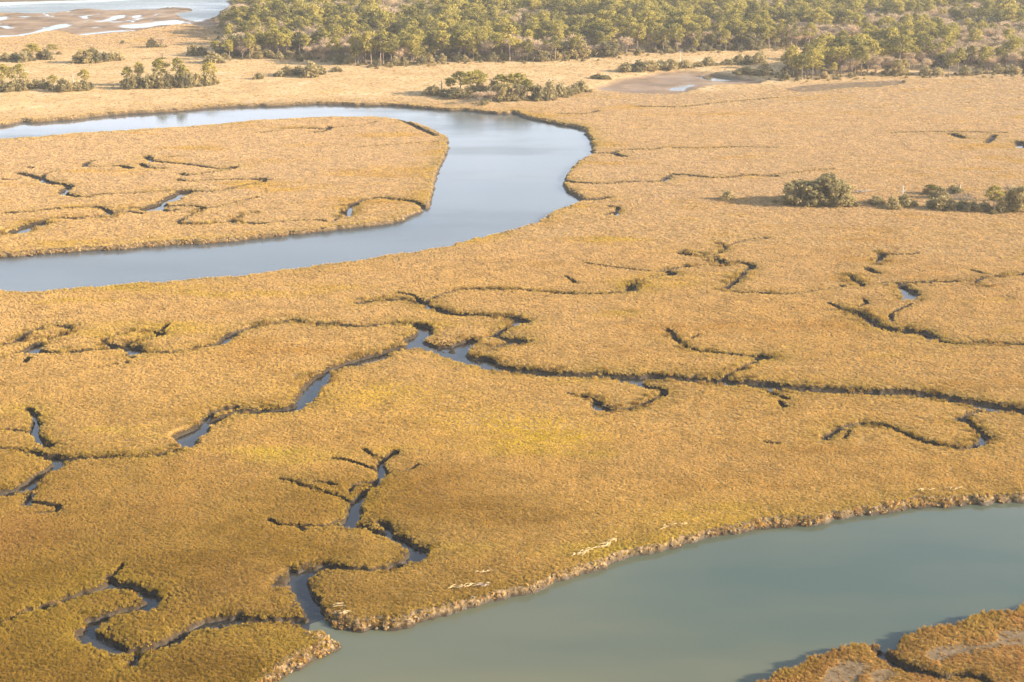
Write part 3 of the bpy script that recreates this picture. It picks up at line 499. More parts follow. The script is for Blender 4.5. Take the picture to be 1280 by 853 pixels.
def field(x, y):
    """ground height and cover masks at world points"""
    n40 = noise(x, y, 40, 1); n6 = noise(x, y, 6, 2); n2 = noise(x, y, 2.2, 3); n1 = noise(x, y, 0.9, 4)
    z = 1.0 + .16 * n40 + .14 * n6 + .10 * n2
    up = smooth(12, -25, sdf(x, y, FLA['upland'][0], 30))
    z = z + up * (.25 + .5 * noise(x, y, 25, 5))
    edge = 10 * (noise(x, y, 22, 6) - .5) + 4 * (noise(x, y, 7, 7) - .5)
    mud = np.zeros_like(z)
    for p in FLA['mud']:
        m = smooth(6, -10, sdf(x, y, p, 30) + edge) if p[:, 0].mean() < 0 else smooth(4, -3, sdf(x, y, p, 30) + .6 * edge)
        mud = np.maximum(mud, m)
    flat_z = np.where(x > 0, .04 + .22 * noise(x, y, 18, 0), .14 + .30 * noise(x, y, 14, 0)) + .12 * n6
    vein = np.abs(noise(x * .55 + 3, y, 26, 4) + .35 * noise(x, y, 9, 2) - .68)
    flat_z = np.where(y > 820, flat_z - .42 * smooth(.07, .02, vein), flat_z)
    z = z * (1 - mud) + flat_z * mud
    bare = np.zeros_like(z)
    for p in FLA['bare']:
        bare = np.maximum(bare, smooth(.6, -.6, sdf(x, y, p, 12) + 1.6 * (n6 - .5) + 1.0 * (n2 - .5)))
    z = z - .12 * bare
    river = np.full(x.shape, 60.0)
    lev = np.zeros_like(z)
    for p in RIV.values():
        river = np.minimum(river, sdf(x, y, p, 60))
    jit = 1.7 * (noise(x, y, 5, 5) - .5) + 1.3 * (n2 - .5) + .6 * (n1 - .5)
    s = river + np.where(np.abs(river) < 12, jit, 0)
    bw = .5 + 1.8 * noise(x, y, 13, 6) ** 1.5
    south = smooth(-2, 2, (155 + .42 * x) - y) * (np.hypot(x, y) < 320) * (x > 10)
    bw = bw * (1 - south) + .55 * south
    bank = np.where(s < 0, np.maximum(.30 * s, -1.6), 0.02 + (z - .02) * np.clip(s / bw, 0, 1) ** .75)
    crumble = ((s > .2) & (s < bw + .8)) * .16 * (noise(x, y, .6, 1) - .5) * (1 - south)
    z = np.minimum(z, bank) + crumble
    bankzone = ((s > 0) & (s < bw + .5)).astype(float)
    lev = np.maximum(lev, np.exp(-np.maximum(s - bw, 0) / 4.0))
    for p in POO:
        q = sdf(x, y, p, 12) + 2.2 * (n6 - .5) + .8 * (n2 - .5)
        near = np.hypot(*p.mean(0)) < 400
        sl = .9 if near else .10
        if near: q = q + .2
        z = np.where(q < 3, np.minimum(z, np.where(q < 0, np.maximum(sl * q, -.5), sl * q)), z)
    wob = .9 * (noise(x, y, 3.1, 2) - .5) + .8 * (n1 - .5) + .5 * (noise(x, y, .5, 6) - .5)
    gap = np.full(x.shape, 9.0)
    for cw, bed, P in CRK:
        for k in range(0, len(P) - 1, 8):
            Q = P[k:k + 9]
            mg = cw * 1.2 + 9
            m = np.flatnonzero((x > Q[:, 0].min() - mg) & (x < Q[:, 0].max() + mg) & (y > Q[:, 1].min() - mg) & (y < Q[:, 1].max() + mg))
            if not len(m): continue
            px, py = x[m], y[m]
            d = np.full(len(m), 1e9)
            for (ax, ay), (bx, by) in zip(Q[:-1], Q[1:]):
                d = np.minimum(d, seg_dist(px, py, ax, ay, bx, by))
            far = np.clip(np.hypot(px, py) / 400, .56, 1.9) * (1.3 if cw < 1.7 else 1.05)
            h = cw * (.66 if bed < -.3 else .57) * far
            dd = d + wob[m] * np.clip(cw / 3.6, .25, .9)
            t = smooth(h * .38, h * 1.12, dd)
            z[m] -= .20 * np.exp(-np.maximum(dd - h, 0) / (.5 + .35 * cw)) * min(1.0, cw / 2.4)
            b = bed + .30 * (noise(px, py, 9, 3) - .5)
            z[m] = np.minimum(z[m], b * (1 - t) + z[m] * t)
            gap[m] = np.minimum(gap[m], np.where(dd < h * 1.05, (dd - h * 1.05) / h, dd - h * 1.05))
            lev[m] = np.maximum(lev[m], np.exp(-np.maximum(d - h, 0) / (1.1 + .5 * cw)) * np.clip(cw / 2.4, .35, 1))
    return dict(z=z, gap=gap, south=south, up=up, mud=mud, bare=bare, river=s, lev=lev, bank=bankzone)

# ---------------------------------------------------------------- materials
def new_mat(name):
    m = bpy.data.materials.new(name); m.use_nodes = True
    t = m.node_tree; t.nodes.clear()
    out = t.nodes.new('ShaderNodeOutputMaterial')
    return m, t, out

def node(t, kind, **kw):
    n = t.nodes.new(kind)
    for k, v in kw.items(): setattr(n, k, v)
    return n

def nnoise(t, pos, scale, detail=2, rough=.5):
    n = node(t, 'ShaderNodeTexNoise')
    n.inputs['Scale'].default_value = scale; n.inputs['Detail'].default_value = detail; n.inputs['Roughness'].default_value = rough
    t.links.new(pos, n.inputs['Vector'])
    return n.outputs['Fac']

def ramp(t, fac, stops, interp='LINEAR'):
    n = node(t, 'ShaderNodeValToRGB'); e = n.color_ramp.elements
    n.color_ramp.interpolation = interp
    while len(e) < len(stops): e.new(.5)
    for k, (p, c_) in zip(e, stops):
        k.position = p; k.color = (*c_, 1) if len(c_) == 3 else c_
    t.links.new(fac, n.inputs['Fac'])
    return n.outputs['Color']

def mix(t, fac, a, b, mode='MIX'):
    n = node(t, 'ShaderNodeMix', data_type='RGBA', blend_type=mode)
    for sock, v in ((n.inputs[0], fac), (n.inputs[6], a), (n.inputs[7], b)):
        if isinstance(v, (int, float)): sock.default_value = v
        elif isinstance(v, tuple): sock.default_value = (*v, 1)
        else: t.links.new(v, sock)
    return n.outputs[2]

def math_(t, op, a, b=0.0, clamp=False):
    n = node(t, 'ShaderNodeMath', operation=op, use_clamp=clamp)
    for sock, v in ((n.inputs[0], a), (n.inputs[1], b)):
        if isinstance(v, (int, float)): sock.default_value = v
        else: t.links.new(v, sock)
    return n.outputs[0]

def attr(t, name, kind='GEOMETRY'):
    n = node(t, 'ShaderNodeAttribute', attribute_name=name, attribute_type=kind)
    return n.outputs['Fac']

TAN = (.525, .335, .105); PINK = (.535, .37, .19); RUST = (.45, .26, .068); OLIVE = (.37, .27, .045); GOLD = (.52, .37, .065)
VIGNETTE_BROWN = (.25, .14, .028); VIGNETTE_GOLD = (.28, .172, .03); VIGNETTE_RUST = (.30, .155, .036)  # lens vignette painted in: darkened grass colours for the near left

def marsh_colour(t, pos):
    """patchwork of grass colours, the same for tufts and ground:
    golden by the lower river, painted haze-pink on far flats, vignette darkening at near left"""
    big = nnoise(t, pos, .012, 4, .6)
    mp = node(t, 'ShaderNodeMapping'); mp.inputs['Scale'].default_value = (.5, 1.3, 1); t.links.new(pos, mp.inputs['Vector'])
    streak = nnoise(t, mp.outputs[0], .03, 4, .6)
    sx = node(t, 'ShaderNodeSeparateXYZ'); t.links.new(pos, sx.inputs[0])
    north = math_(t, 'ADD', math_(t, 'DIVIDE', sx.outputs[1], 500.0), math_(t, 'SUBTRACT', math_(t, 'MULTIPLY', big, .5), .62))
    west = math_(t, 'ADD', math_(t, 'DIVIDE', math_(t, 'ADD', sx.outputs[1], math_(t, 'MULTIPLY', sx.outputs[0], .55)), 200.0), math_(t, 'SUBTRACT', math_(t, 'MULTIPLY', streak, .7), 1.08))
    near = ramp(t, streak, [(.32, RUST), (.45, TAN), (.58, TAN), (.70, GOLD)])
    far = ramp(t, streak, [(.30, TAN), (.42, PINK), (.58, PINK), (.66, TAN), (.74, GOLD)])  # pinkish far tone puts distance haze into the grass colour
    c = mix(t, ramp(t, north, [(.1, (0, 0, 0)), (.63, (1, 1, 1))]), near, far)
    deep = ramp(t, big, [(.38, VIGNETTE_BROWN), (.5, VIGNETTE_GOLD), (.62, VIGNETTE_RUST)])
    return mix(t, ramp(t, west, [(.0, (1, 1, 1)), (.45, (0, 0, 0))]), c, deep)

def grass_material():
    m, t, out = new_mat('marsh_grass')
    g = node(t, 'ShaderNodeNewGeometry')
    pos = g.outputs['Position']
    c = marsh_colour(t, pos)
    lev = attr(t, 'creek', 'INSTANCER')
    c = mix(t, math_(t, 'MULTIPLY', lev, .60), c, OLIVE)
    c = mix(t, attr(t, 'pale', 'INSTANCER'), c, (.48, .34, .165))
    c = mix(t, attr(t, 'rust', 'INSTANCER'), c, (.42, .215, .075))
    c = mix(t, attr(t, 'gold', 'INSTANCER'), c, (.60, .42, .045))
    tint = attr(t, 'tint', 'INSTANCER')
    c = mix(t, 1.0, c, ramp(t, tint, [(0, (.42, .38, .34)), (.5, (1, 1, 1)), (1, (1.35, 1.32, 1.25))]), 'MULTIPLY')
    d = node(t, 'ShaderNodeBsdfDiffuse'); t.links.new(c, d.inputs['Color'])
    tr = node(t, 'ShaderNodeBsdfTranslucent'); t.links.new(c, tr.inputs['Color'])
    mx = node(t, 'ShaderNodeMixShader'); mx.inputs[0].default_value = .25
    t.links.new(d.outputs[0], mx.inputs[1]); t.links.new(tr.outputs[0], mx.inputs[2])
    t.links.new(mx.outputs[0], out.inputs['Surface'])
    return m

def ground_material():
    m, t, out = new_mat('marsh_soil_and_mud')
    g = node(t, 'ShaderNodeNewGeometry'); pos = g.outputs['Position']
    fine = nnoise(t, pos, .9, 4, .65)
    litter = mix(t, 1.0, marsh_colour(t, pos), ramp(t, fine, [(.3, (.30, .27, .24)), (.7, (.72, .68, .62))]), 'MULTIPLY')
    dry = ramp(t, nnoise(t, pos, .05, 5, .6), [(.32, (.34, .22, .10)), (.5, (.43, .295, .14)), (.62, (.47, .33, .17)), (.72, (.56, .43, .27))])
    c = mix(t, attr(t, 'up'), litter, dry)
    flat = ramp(t, nnoise(t, pos, .04, 5, .6), [(.35, (.13, .088, .052)), (.5, (.21, .138, .082)), (.68, (.32, .23, .15))])
    c = mix(t, attr(t, 'flat'), c, flat)
    silt = ramp(t, nnoise(t, pos, .35, 4, .6), [(.35, (.11, .075, .038)), (.65, (.18, .125, .07))])
    c = mix(t, attr(t, 'bare'), c, silt)
    mudc = ramp(t, nnoise(t, pos, .8, 4, .6), [(.35, (.022, .015, .008)), (.65, (.052, .034, .017))])
    c = mix(t, attr(t, 'mud'), c, mudc)
    crust = ramp(t, nnoise(t, pos, 1.1, 4, .7), [(.36, (.045, .030, .015)), (.5, (.13, .086, .042)), (.66, (.27, .185, .095))])
    c = mix(t, attr(t, 'bank'), c, crust)
    wet = attr(t, 'wet')
    c = mix(t, attr(t, 'dark'), c, (.045, .034, .022))
    b = node(t, 'ShaderNodeBsdfPrincipled')
    t.links.new(c, b.inputs['Base Color'])
    t.links.new(math_(t, 'SUBTRACT', .95, math_(t, 'MULTIPLY', wet, .68)), b.inputs['Roughness'])
    t.links.new(math_(t, 'ADD', .12, math_(t, 'MULTIPLY', math_(t, 'MULTIPLY', wet, attr(t, 'flat')), .35)), b.inputs['Specular IOR Level'])
    bp = node(t, 'ShaderNodeBump'); bp.inputs['Strength'].default_value = .8; bp.inputs['Distance'].default_value = .35
    t.links.new(fine, bp.inputs['Height']); t.links.new(bp.outputs[0], b.inputs['Normal'])
    t.links.new(b.outputs[0], out.inputs['Surface'])
    return m

def water_material(name, c0, c1, r0, r1):
    m, t, out = new_mat(name)
    g = node(t, 'ShaderNodeNewGeometry'); pos = g.outputs['Position']
    mp = node(t, 'ShaderNodeMapping'); mp.inputs['Rotation'].default_value = (0, 0, R(-28)); mp.inputs['Scale'].default_value = (.35, 1, 1)
    t.links.new(pos, mp.inputs['Vector'])
    c = ramp(t, nnoise(t, mp.outputs[0], .022, 4, .55), [(.3, c0), (.7, c1)])
    b = node(t, 'ShaderNodeBsdfPrincipled')
    t.links.new(c, b.inputs['Base Color'])
    b.inputs['IOR'].default_value = 1.333
    r = ramp(t, nnoise(t, mp.outputs[0], .02, 4, .65), [(.40, (r0,) * 3), (.60, (r1,) * 3)])
    t.links.new(r, b.inputs['Roughness'])
    bp = node(t, 'ShaderNodeBump'); bp.inputs['Strength'].default_value = .25; bp.inputs['Distance'].default_value = .05
    t.links.new(nnoise(t, mp.outputs[0], 1.6, 3, .6), bp.inputs['Height']); t.links.new(bp.outputs[0], b.inputs['Normal'])
    t.links.new(b.outputs[0], out.inputs['Surface'])
    return m

def leaf_material(name, stops, transl=.2):
    m, t, out = new_mat(name)
    oi = node(t, 'ShaderNodeObjectInfo')
    g = node(t, 'ShaderNodeNewGeometry')
    v = math_(t, 'ADD', math_(t, 'MULTIPLY', oi.outputs['Random'], .65), math_(t, 'MULTIPLY', nnoise(t, g.outputs['Position'], .6, 2), .35))
    c = ramp(t, v, stops)
    d = node(t, 'ShaderNodeBsdfDiffuse'); t.links.new(c, d.inputs['Color'])
    tr = node(t, 'ShaderNodeBsdfTranslucent'); t.links.new(c, tr.inputs['Color'])
    mx = node(t, 'ShaderNodeMixShader'); mx.inputs[0].default_value = transl
    t.links.new(d.outputs[0], mx.inputs[1]); t.links.new(tr.outputs[0], mx.inputs[2])
    t.links.new(mx.outputs[0], out.inputs['Surface'])
    return m

def plain_material(name, a, b, scale=2.0, rough=.9):
    m, t, out = new_mat(name)
    g = node(t, 'ShaderNodeNewGeometry')
    c = ramp(t, nnoise(t, g.outputs['Position'], scale, 3), [(.35, a), (.65, b)])
    p = node(t, 'ShaderNodeBsdfPrincipled'); t.links.new(c, p.inputs['Base Color']); p.inputs['Roughness'].default_value = rough
    t.links.new(p.outputs[0], out.inputs['Surface'])
    return m

M = dict(
    grass=grass_material(), ground=ground_material(), water=water_material('still_creek_water', (.018, .019, .018), (.028, .027, .023), .02, .05),
    river=water_material('turbid_river_water', (.053, .073, .055), (.124, .118, .066), .02, .2),
    bend=water_material('silvery_river_water', (.046, .062, .068), (.085, .092, .088), .02, .22),
    sound=water_material('ruffled_sound_water', (.066, .078, .066), (.09, .10, .08), .22, .34),
    pine=leaf_material('pine_needles', [(.15, (.15, .135, .042)), (.45, (.30, .25, .06)), (.8, (.38, .305, .075))], .4),
    oak=leaf_material('oak_leaves', [(.15, (.13, .115, .058)), (.5, (.26, .215, .10)), (.85, (.38, .295, .12))], .4),
    twig=leaf_material('bare_twigs', [(.15, (.32, .24, .155)), (.5, (.45, .335, .21)), (.85, (.52, .37, .22))], .15),
    shrub=leaf_material('shrub_leaves', [(.15, (.15, .13, .065)), (.5, (.31, .25, .115)), (.85, (.44, .335, .15))], .4),
    autumn=leaf_material('autumn_leaves', [(.2, (.26, .12, .035)), (.8, (.36, .20, .05))]),
    bark=plain_material('bark', (.15, .105, .075), (.26, .195, .145)),
    pale_bark=plain_material('weathered_pale_wood', (.26, .20, .14), (.42, .34, .25)),
    clod=plain_material('bank_mud', (.07, .047, .025), (.24, .168, .09), 1.3),
    straw=plain_material('bleached_straw', (.36, .25, .11), (.48, .35, .18), 1.5),
    post=plain_material('painted_post', (.45, .41, .35), (.58, .54, .47), 3.0, .6),
    metal=plain_material('dull_metal', (.25, .25, .25), (.35, .35, .35), 5.0, .5),
)

# ---------------------------------------------------------------- mesh helpers
def mesh_np(name, verts, faces, mats, mat_idx=None, smooth_=False):
    """faces: list of arrays, each (n, 3) or (n, 4)"""
    me = bpy.data.meshes.new(name)
    v = np.asarray(verts, np.float32)
    faces = [np.asarray(f, np.int32) for f in faces if len(f)]
    loops = np.concatenate([f.ravel() for f in faces])
    tot = np.concatenate([np.full(len(f), f.shape[1], np.int32) for f in faces])
    start = np.concatenate([[0], np.cumsum(tot)[:-1]]).astype(np.int32)
    me.vertices.add(len(v)); me.vertices.foreach_set('co', v.ravel())
    me.loops.add(len(loops)); me.loops.foreach_set('vertex_index', loops)
    me.polygons.add(len(tot)); me.polygons.foreach_set('loop_start', start)
    for mm in mats: me.materials.append(mm)
    if mat_idx is not None: me.polygons.foreach_set('material_index', np.asarray(mat_idx, np.int32))
    me.polygons.foreach_set('use_smooth', np.full(len(tot), bool(smooth_)))
    me.update(calc_edges=True)
    return me

def set_attr(me, name, vals):
    a = me.attributes.new(name, 'FLOAT', 'POINT')
    a.data.foreach_set('value', np.ascontiguousarray(vals, np.float32))

def link(name, me, parent=None, kind=None, label=None, cat=None, group=None):
    o = bpy.data.objects.new(name, me); col.objects.link(o)
    if parent: o.parent = parent
    for k, v in (('kind', kind), ('label', label), ('category', cat), ('group', group)):
        if v: o[k] = v
    return o

class Build:
    """collects tubes and leaf triangles"""
    def __init__(self): self.v = []; self.q = []; self.t = []; self.n = 0
    def add(self, v, q=None, t=None):
        v = np.asarray(v, float)
        if q is not None and len(q): self.q.append(np.asarray(q) + self.n)
        if t is not None and len(t): self.t.append(np.asarray(t) + self.n)
        self.v.append(v); self.n += len(v)
    def tube(self, pts, rad, sides=6):
        pts = np.asarray(pts, float); n = len(pts)
        vs = []
        for i in range(n):
            d = pts[min(i + 1, n - 1)] - pts[max(i - 1, 0)]
            d /= np.linalg.norm(d) + 1e-9
            a = np.cross(d, (0.3, 1, .2)); a /= np.linalg.norm(a) + 1e-9
            b = np.cross(d, a)
            for k in range(sides):
                th = 2 * math.pi * k / sides
                vs.append(pts[i] + rad[i] * (math.cos(th) * a + math.sin(th) * b))
        q = [(i * sides + k, i * sides + (k + 1) % sides, (i + 1) * sides + (k + 1) % sides, (i + 1) * sides + k) for i in range(n - 1) for k in range(sides)]
        t = [((n - 1) * sides, (n - 1) * sides + k, (n - 1) * sides + k + 1) for k in range(1, sides - 1)]
        self.add(vs, q, t)
    def leaves(self, rng, centre, radii, n, size):
        """small leaf triangles spread through an ellipsoid, denser towards its shell"""
        d = rng.normal(size=(n, 3)); d /= np.linalg.norm(d, axis=1)[:, None]
        r = rng.random(n) ** .45
        p = np.asarray(centre) + d * r[:, None] * np.asarray(radii)
        a = rng.normal(size=(n, 3)); a /= np.linalg.norm(a, axis=1)[:, None]
        nn = d * .9 + rng.normal(size=(n, 3)) * .7
        b = np.cross(nn, a); b /= np.linalg.norm(b, axis=1)[:, None] + 1e-9
        a = np.cross(b, nn); a /= np.linalg.norm(a, axis=1)[:, None] + 1e-9
        s = size * (.6 + .8 * rng.random(n))[:, None]
        v = np.empty((n, 3, 3))
        v[:, 0] = p + a * s * .62
        v[:, 1] = p - a * s * .38 + b * s * .5
        v[:, 2] = p - a * s * .38 - b * s * .5
        self.add(v.reshape(-1, 3), None, np.arange(3 * n).reshape(-1, 3))
    def mesh(self, name, mats):
        return mesh_np(name, np.concatenate(self.v), ([np.concatenate(self.q)] if self.q else []) + ([np.concatenate(self.t)] if self.t else []), mats)

# ---------------------------------------------------------------- ground sheet
th_in = np.linspace(R(-25.5), R(25.5), 760)
th_out = np.concatenate([np.linspace(R(25.5), R(334.5), 44)[1:-1]])
th = np.concatenate([th_in, th_out])
rr = np.concatenate([np.geomspace(2, 145, 18)[:-1], np.geomspace(145, 1260, 1480)[:-1], np.geomspace(1260, 8000, 22)])
TH, RR = np.meshgrid(th, rr)
gx = (RR * np.sin(TH)).ravel(); gy = (RR * np.cos(TH)).ravel()
F = field(gx, gy)
nt_, nr_ = len(th), len(rr)
idx = np.arange(nr_ * nt_).reshape(nr_, nt_)
nxt = np.roll(idx, -1, 1)
quads = np.stack([idx[:-1].ravel(), idx[1:].ravel(), nxt[1:].ravel(), nxt[:-1].ravel()], 1)
cap = np.stack([np.zeros(nt_ - 2, int), np.arange(1, nt_ - 1), np.arange(2, nt_)], 1)
me = mesh_np('marsh_ground', np.stack([gx, gy, F['z']], 1), [quads[:, ::-1], cap[:, ::-1]], [M['ground']], smooth_=True)
z = F['z']
set_attr(me, 'up', F['up'])
set_attr(me, 'flat', F['mud'])
set_attr(me, 'bare', F['bare'])
low = np.maximum(smooth(1.0, .72, z), smooth(.22, -.05, F['gap'])) * (1 - F['up'] * .5) * (1 - F['mud'])
set_attr(me, 'mud', low)
set_attr(me, 'bank', F['bank'] * smooth(.30, .5, z))
set_attr(me, 'wet', smooth(.34, .06, z) * (1 - .35 * F['mud']))
set_attr(me, 'dark', smooth(.34, .06, z) * (1 - .88 * F['mud']))
ground = link('marsh_ground', me, kind='structure')

wm = mesh_np('water', [(-9000, -9000, 0), (9000, -9000, 0), (9000, 9000, 0), (-9000, 9000, 0)], [[(0, 1, 2, 3)]], [M['water']])
link('creek_water', wm, kind='structure')
for nm, key in (('river_water', 'lower'), ('river_water', 'bend'), ('sound_water', 'sound')):
    import bmesh
    bm = bmesh.new()
    Pn = RIV[key]; Q = np.roll(Pn, -1, 0) - np.roll(Pn, 1, 0); Q /= np.hypot(Q[:, 0], Q[:, 1])[:, None] + 1e-9
    area = np.sum(Pn[:, 0] * np.roll(Pn[:, 1], -1) - np.roll(Pn[:, 0], -1) * Pn[:, 1])
    grown = Pn + (1.4 if area > 0 else -1.4) * np.stack([Q[:, 1], -Q[:, 0]], 1)
    f = bm.faces.new([bm.verts.new((p[0], p[1], .006)) for p in grown])
    f.normal_update()
    if f.normal.z < 0: f.normal_flip()
    bmesh.ops.triangulate(bm, faces=[f])
    rm = bpy.data.meshes.new(nm); bm.to_mesh(rm); bm.free(); rm.materials.append(M[{'lower': 'river'}.get(key, key)])
    link(nm, rm, kind='structure')

# ---------------------------------------------------------------- instancing on points
def scatter(name, pts, rot, scl, var, attrs, protos, kind='stuff', label=None, cat=None):
    me = bpy.data.meshes.new(name)
    me.vertices.add(len(pts)); me.vertices.foreach_set('co', np.asarray(pts, np.float32).ravel())
    for nm, v in (('rot', rot), ('scl', scl)):
        a = me.attributes.new(nm, 'FLOAT_VECTOR', 'POINT'); a.data.foreach_set('vector', np.asarray(v, np.float32).ravel())
    a = me.attributes.new('var', 'INT', 'POINT'); a.data.foreach_set('value', np.asarray(var, np.int32))
    for nm, v in attrs.items(): set_attr(me, nm, v)
    o = link(name, me, kind=kind, label=label, cat=cat)
    pc = bpy.data.collections.new(name + '_source')
    for p in protos: pc.objects.link(p.copy() if p.users_collection else p)
    ng = bpy.data.node_groups.new(name + '_scatter', 'GeometryNodeTree')
    ng.interface.new_socket('Geometry', in_out='INPUT', socket_type='NodeSocketGeometry')
    ng.interface.new_socket('Geometry', in_out='OUTPUT', socket_type='NodeSocketGeometry')
    N = ng.nodes; L = ng.links
    gi = N.new('NodeGroupInput'); go = N.new('NodeGroupOutput')
    iop = N.new('GeometryNodeInstanceOnPoints'); ci = N.new('GeometryNodeCollectionInfo')
    ci.inputs['Collection'].default_value = pc
    ci.inputs['Separate Children'].default_value = True
    ci.inputs['Reset Children'].default_value = True
    iop.inputs['Pick Instance'].default_value = True
    def na(nm, dt):
        n = N.new('GeometryNodeInputNamedAttribute'); n.data_type = dt; n.inputs['Name'].default_value = nm
        return n.outputs[0]
    L.new(gi.outputs[0], iop.inputs['Points']); L.new(ci.outputs[0], iop.inputs['Instance'])
    L.new(na('var', 'INT'), iop.inputs['Instance Index'])
    L.new(na('rot', 'FLOAT_VECTOR'), iop.inputs['Rotation']); L.new(na('scl', 'FLOAT_VECTOR'), iop.inputs['Scale'])
    L.new(iop.outputs[0], go.inputs[0])
    md = o.modifiers.new('scatter', 'NODES'); md.node_group = ng
    return o

# ---------------------------------------------------------------- marsh grass
rng = np.random.default_rng(11)
def tuft(seed, n=34, rad=.36, h=.85):
    r = np.random.default_rng(seed); b = Build()
    vs, ts = [], []
    for i in range(n):
        a = r.random() * 6.283; d = rad * math.sqrt(r.random())
        x, y = d * math.cos(a), d * math.sin(a)
        l = h * (.55 + .55 * r.random()); lean = .05 + .30 * r.random(); la = a + r.normal() * 1.2
        w_ = .035 + .03 * r.random(); f = r.random() * 6.283
        k = len(vs)
        vs += [(x - w_ * math.cos(f), y - w_ * math.sin(f), -.1), (x + w_ * math.cos(f), y + w_ * math.sin(f), -.1),
               (x + lean * l * math.cos(la), y + lean * l * math.sin(la), l)]
        ts.append((k, k + 1, k + 2))
    b.add(vs, None, ts)
    return bpy.data.objects.new('grass_tuft', b.mesh('grass_tuft', [M['grass']]))

def in_poly(x, y, P):
    return sdf(x, y, P, 2) < 0
bands = [(128, 250, 11.0), (250, 400, 5.2), (400, 660, 2.0), (660, 1180, .45)]
gp = []
for r0, r1, dens in bands:
    n = int(dens * .436 * 2 * (r1 * r1 - r0 * r0) / 2 * R(49) / .873)
    r = np.sqrt(rng.random(n) * (r1 * r1 - r0 * r0) + r0 * r0); a = (rng.random(n) - .5) * R(49)
    gp.append((r * np.sin(a), r * np.cos(a), np.full(n, dens)))
px = np.concatenate([g[0] for g in gp]); py = np.concatenate([g[1] for g in gp]); dn = np.concatenate([g[2] for g in gp])
G = field(px, py)
keep = (G['z'] > np.where(G['river'] < 8, .55, .50)) & (G['river'] > .5) & (G['mud'] < .45) & (rng.random(len(px)) > G['bare'] * .93) & (rng.random(len(px)) > .35 * G['up'])
keep &= ~((G['bank'] > .5) & (rng.random(len(px)) < .38) & (G['south'] < .5))
wood_poly = np.array(WOOD)
keep &= G['gap'] > .0 - .25 * rng.random(len(px)) - .60 * smooth(.50, .72, noise(px, py, 1.7, 1)) * rng.random(len(px))
keep &= ~in_poly(px, py, wood_poly)
px, py, dn = px[keep], py[keep], dn[keep]
G = {k: v[keep] for k, v in G.items()}
n = len(px)
wide = .44 * np.sqrt(11.0 / dn) ** .85 * (.75 + .5 * rng.random(n))
patch = noise(px, py, 9, 5)
vignette_zone = smooth(1.35, .95, (py + .55 * px) / 200 + .7 * noise(px, py, 33, 3))  # near-left zone of painted vignette; grass made taller there for self-shadow
tall = (.24 + .16 * patch + .34 * rng.random(n) ** 2) * (.54 + .18 * vignette_zone) * np.clip(np.hypot(px, py) / 300, .72, 1.15) * (1 + 1.2 * G['lev'] * noise(px, py, 2.4, 1) * (.4 + .6 * rng.random(n)) + 1.9 * G['south'] * np.exp(-np.maximum(G['river'], 0) / 4)) * (1 - .2 * G['up']) * (.9 + .1 / dn.clip(.2, 1))
tint = np.clip(.5 + .22 * rng.normal(size=n) * .7 + .3 * (noise(px, py, 2.5, 6) - .5), 0, 1)
scatter('marsh_grass', np.stack([px, py, G['z']], 1),
        np.stack([rng.normal(size=n) * .1, rng.normal(size=n) * .1, rng.random(n) * 6.283], 1),
        np.stack([wide, wide, tall], 1), rng.integers(0, 5, n),
        dict(tint=tint, creek=np.clip(G['lev'] * (.35 + noise(px, py, 14, 2)), 0, 1), pale=.45 * G['up'], rust=.75 * G['south'] * noise(px, py, 3.5, 2),
             gold=np.clip(sum(k_ * np.exp(-((px - x_) / sx_) ** 2 - ((py - y_) / sy_) ** 2) for x_, y_, sx_, sy_, k_ in ((7, 247, 9, 7, 1.0), (-4, 254, 14, 9, .55), (-27, 270, 12, 10, .5), (33, 209, 14, 9, .5))) * (.4 + .9 * noise(px, py, 4, 3)), 0, 1)), [tuft(k) for k in range(5)])
print('tufts', n)

# taller, darker clumps hanging over the creek edges, and the slumped clods and stubble of the river banks
N2 = 210000
r2 = np.sqrt(rng.random(N2) ** 1.15 * (700 ** 2 - 130 ** 2) + 130 ** 2); a2 = (rng.random(N2) - .5) * R(49)
cx, cy = r2 * np.sin(a2), r2 * np.cos(a2)
K = field(cx, cy)
clump = noise(cx, cy, 4.5, 3)
kk = (K['gap'] > -.35) & (K['gap'] < 1.3) & (K['z'] > .35) & (clump > .48) & (K['river'] > 1) & (K['lev'] > .62) & (np.hypot(cx, cy) < 450)
cx, cy = cx[kk], cy[kk]; K = {k: v[kk] for k, v in K.items()}; n = len(cx)
dist = np.hypot(cx, cy)
wide = (.85 + .9 * rng.random(n)) * np.clip(dist / 330, .6, 1.5)
scatter('creekside_grass', np.stack([cx, cy, K['z'] - .05], 1), np.stack([rng.normal(size=n) * .2, rng.normal(size=n) * .2, rng.random(n) * 6.283], 1),
        np.stack([wide, wide, (.45 + .65 * rng.random(n)) * np.clip(dist / 330, .6, 1.3)], 1), rng.integers(0, 5, n),
        dict(tint=np.clip(.28 + .2 * rng.normal(size=n), 0, 1), creek=.7 + .3 * rng.random(n), pale=np.zeros(n), rust=.5 * (rng.random(n) < .25), gold=np.zeros(n)), [tuft(k, 40, .42, 1.0) for k in range(5, 10)])
print('creekside', n)

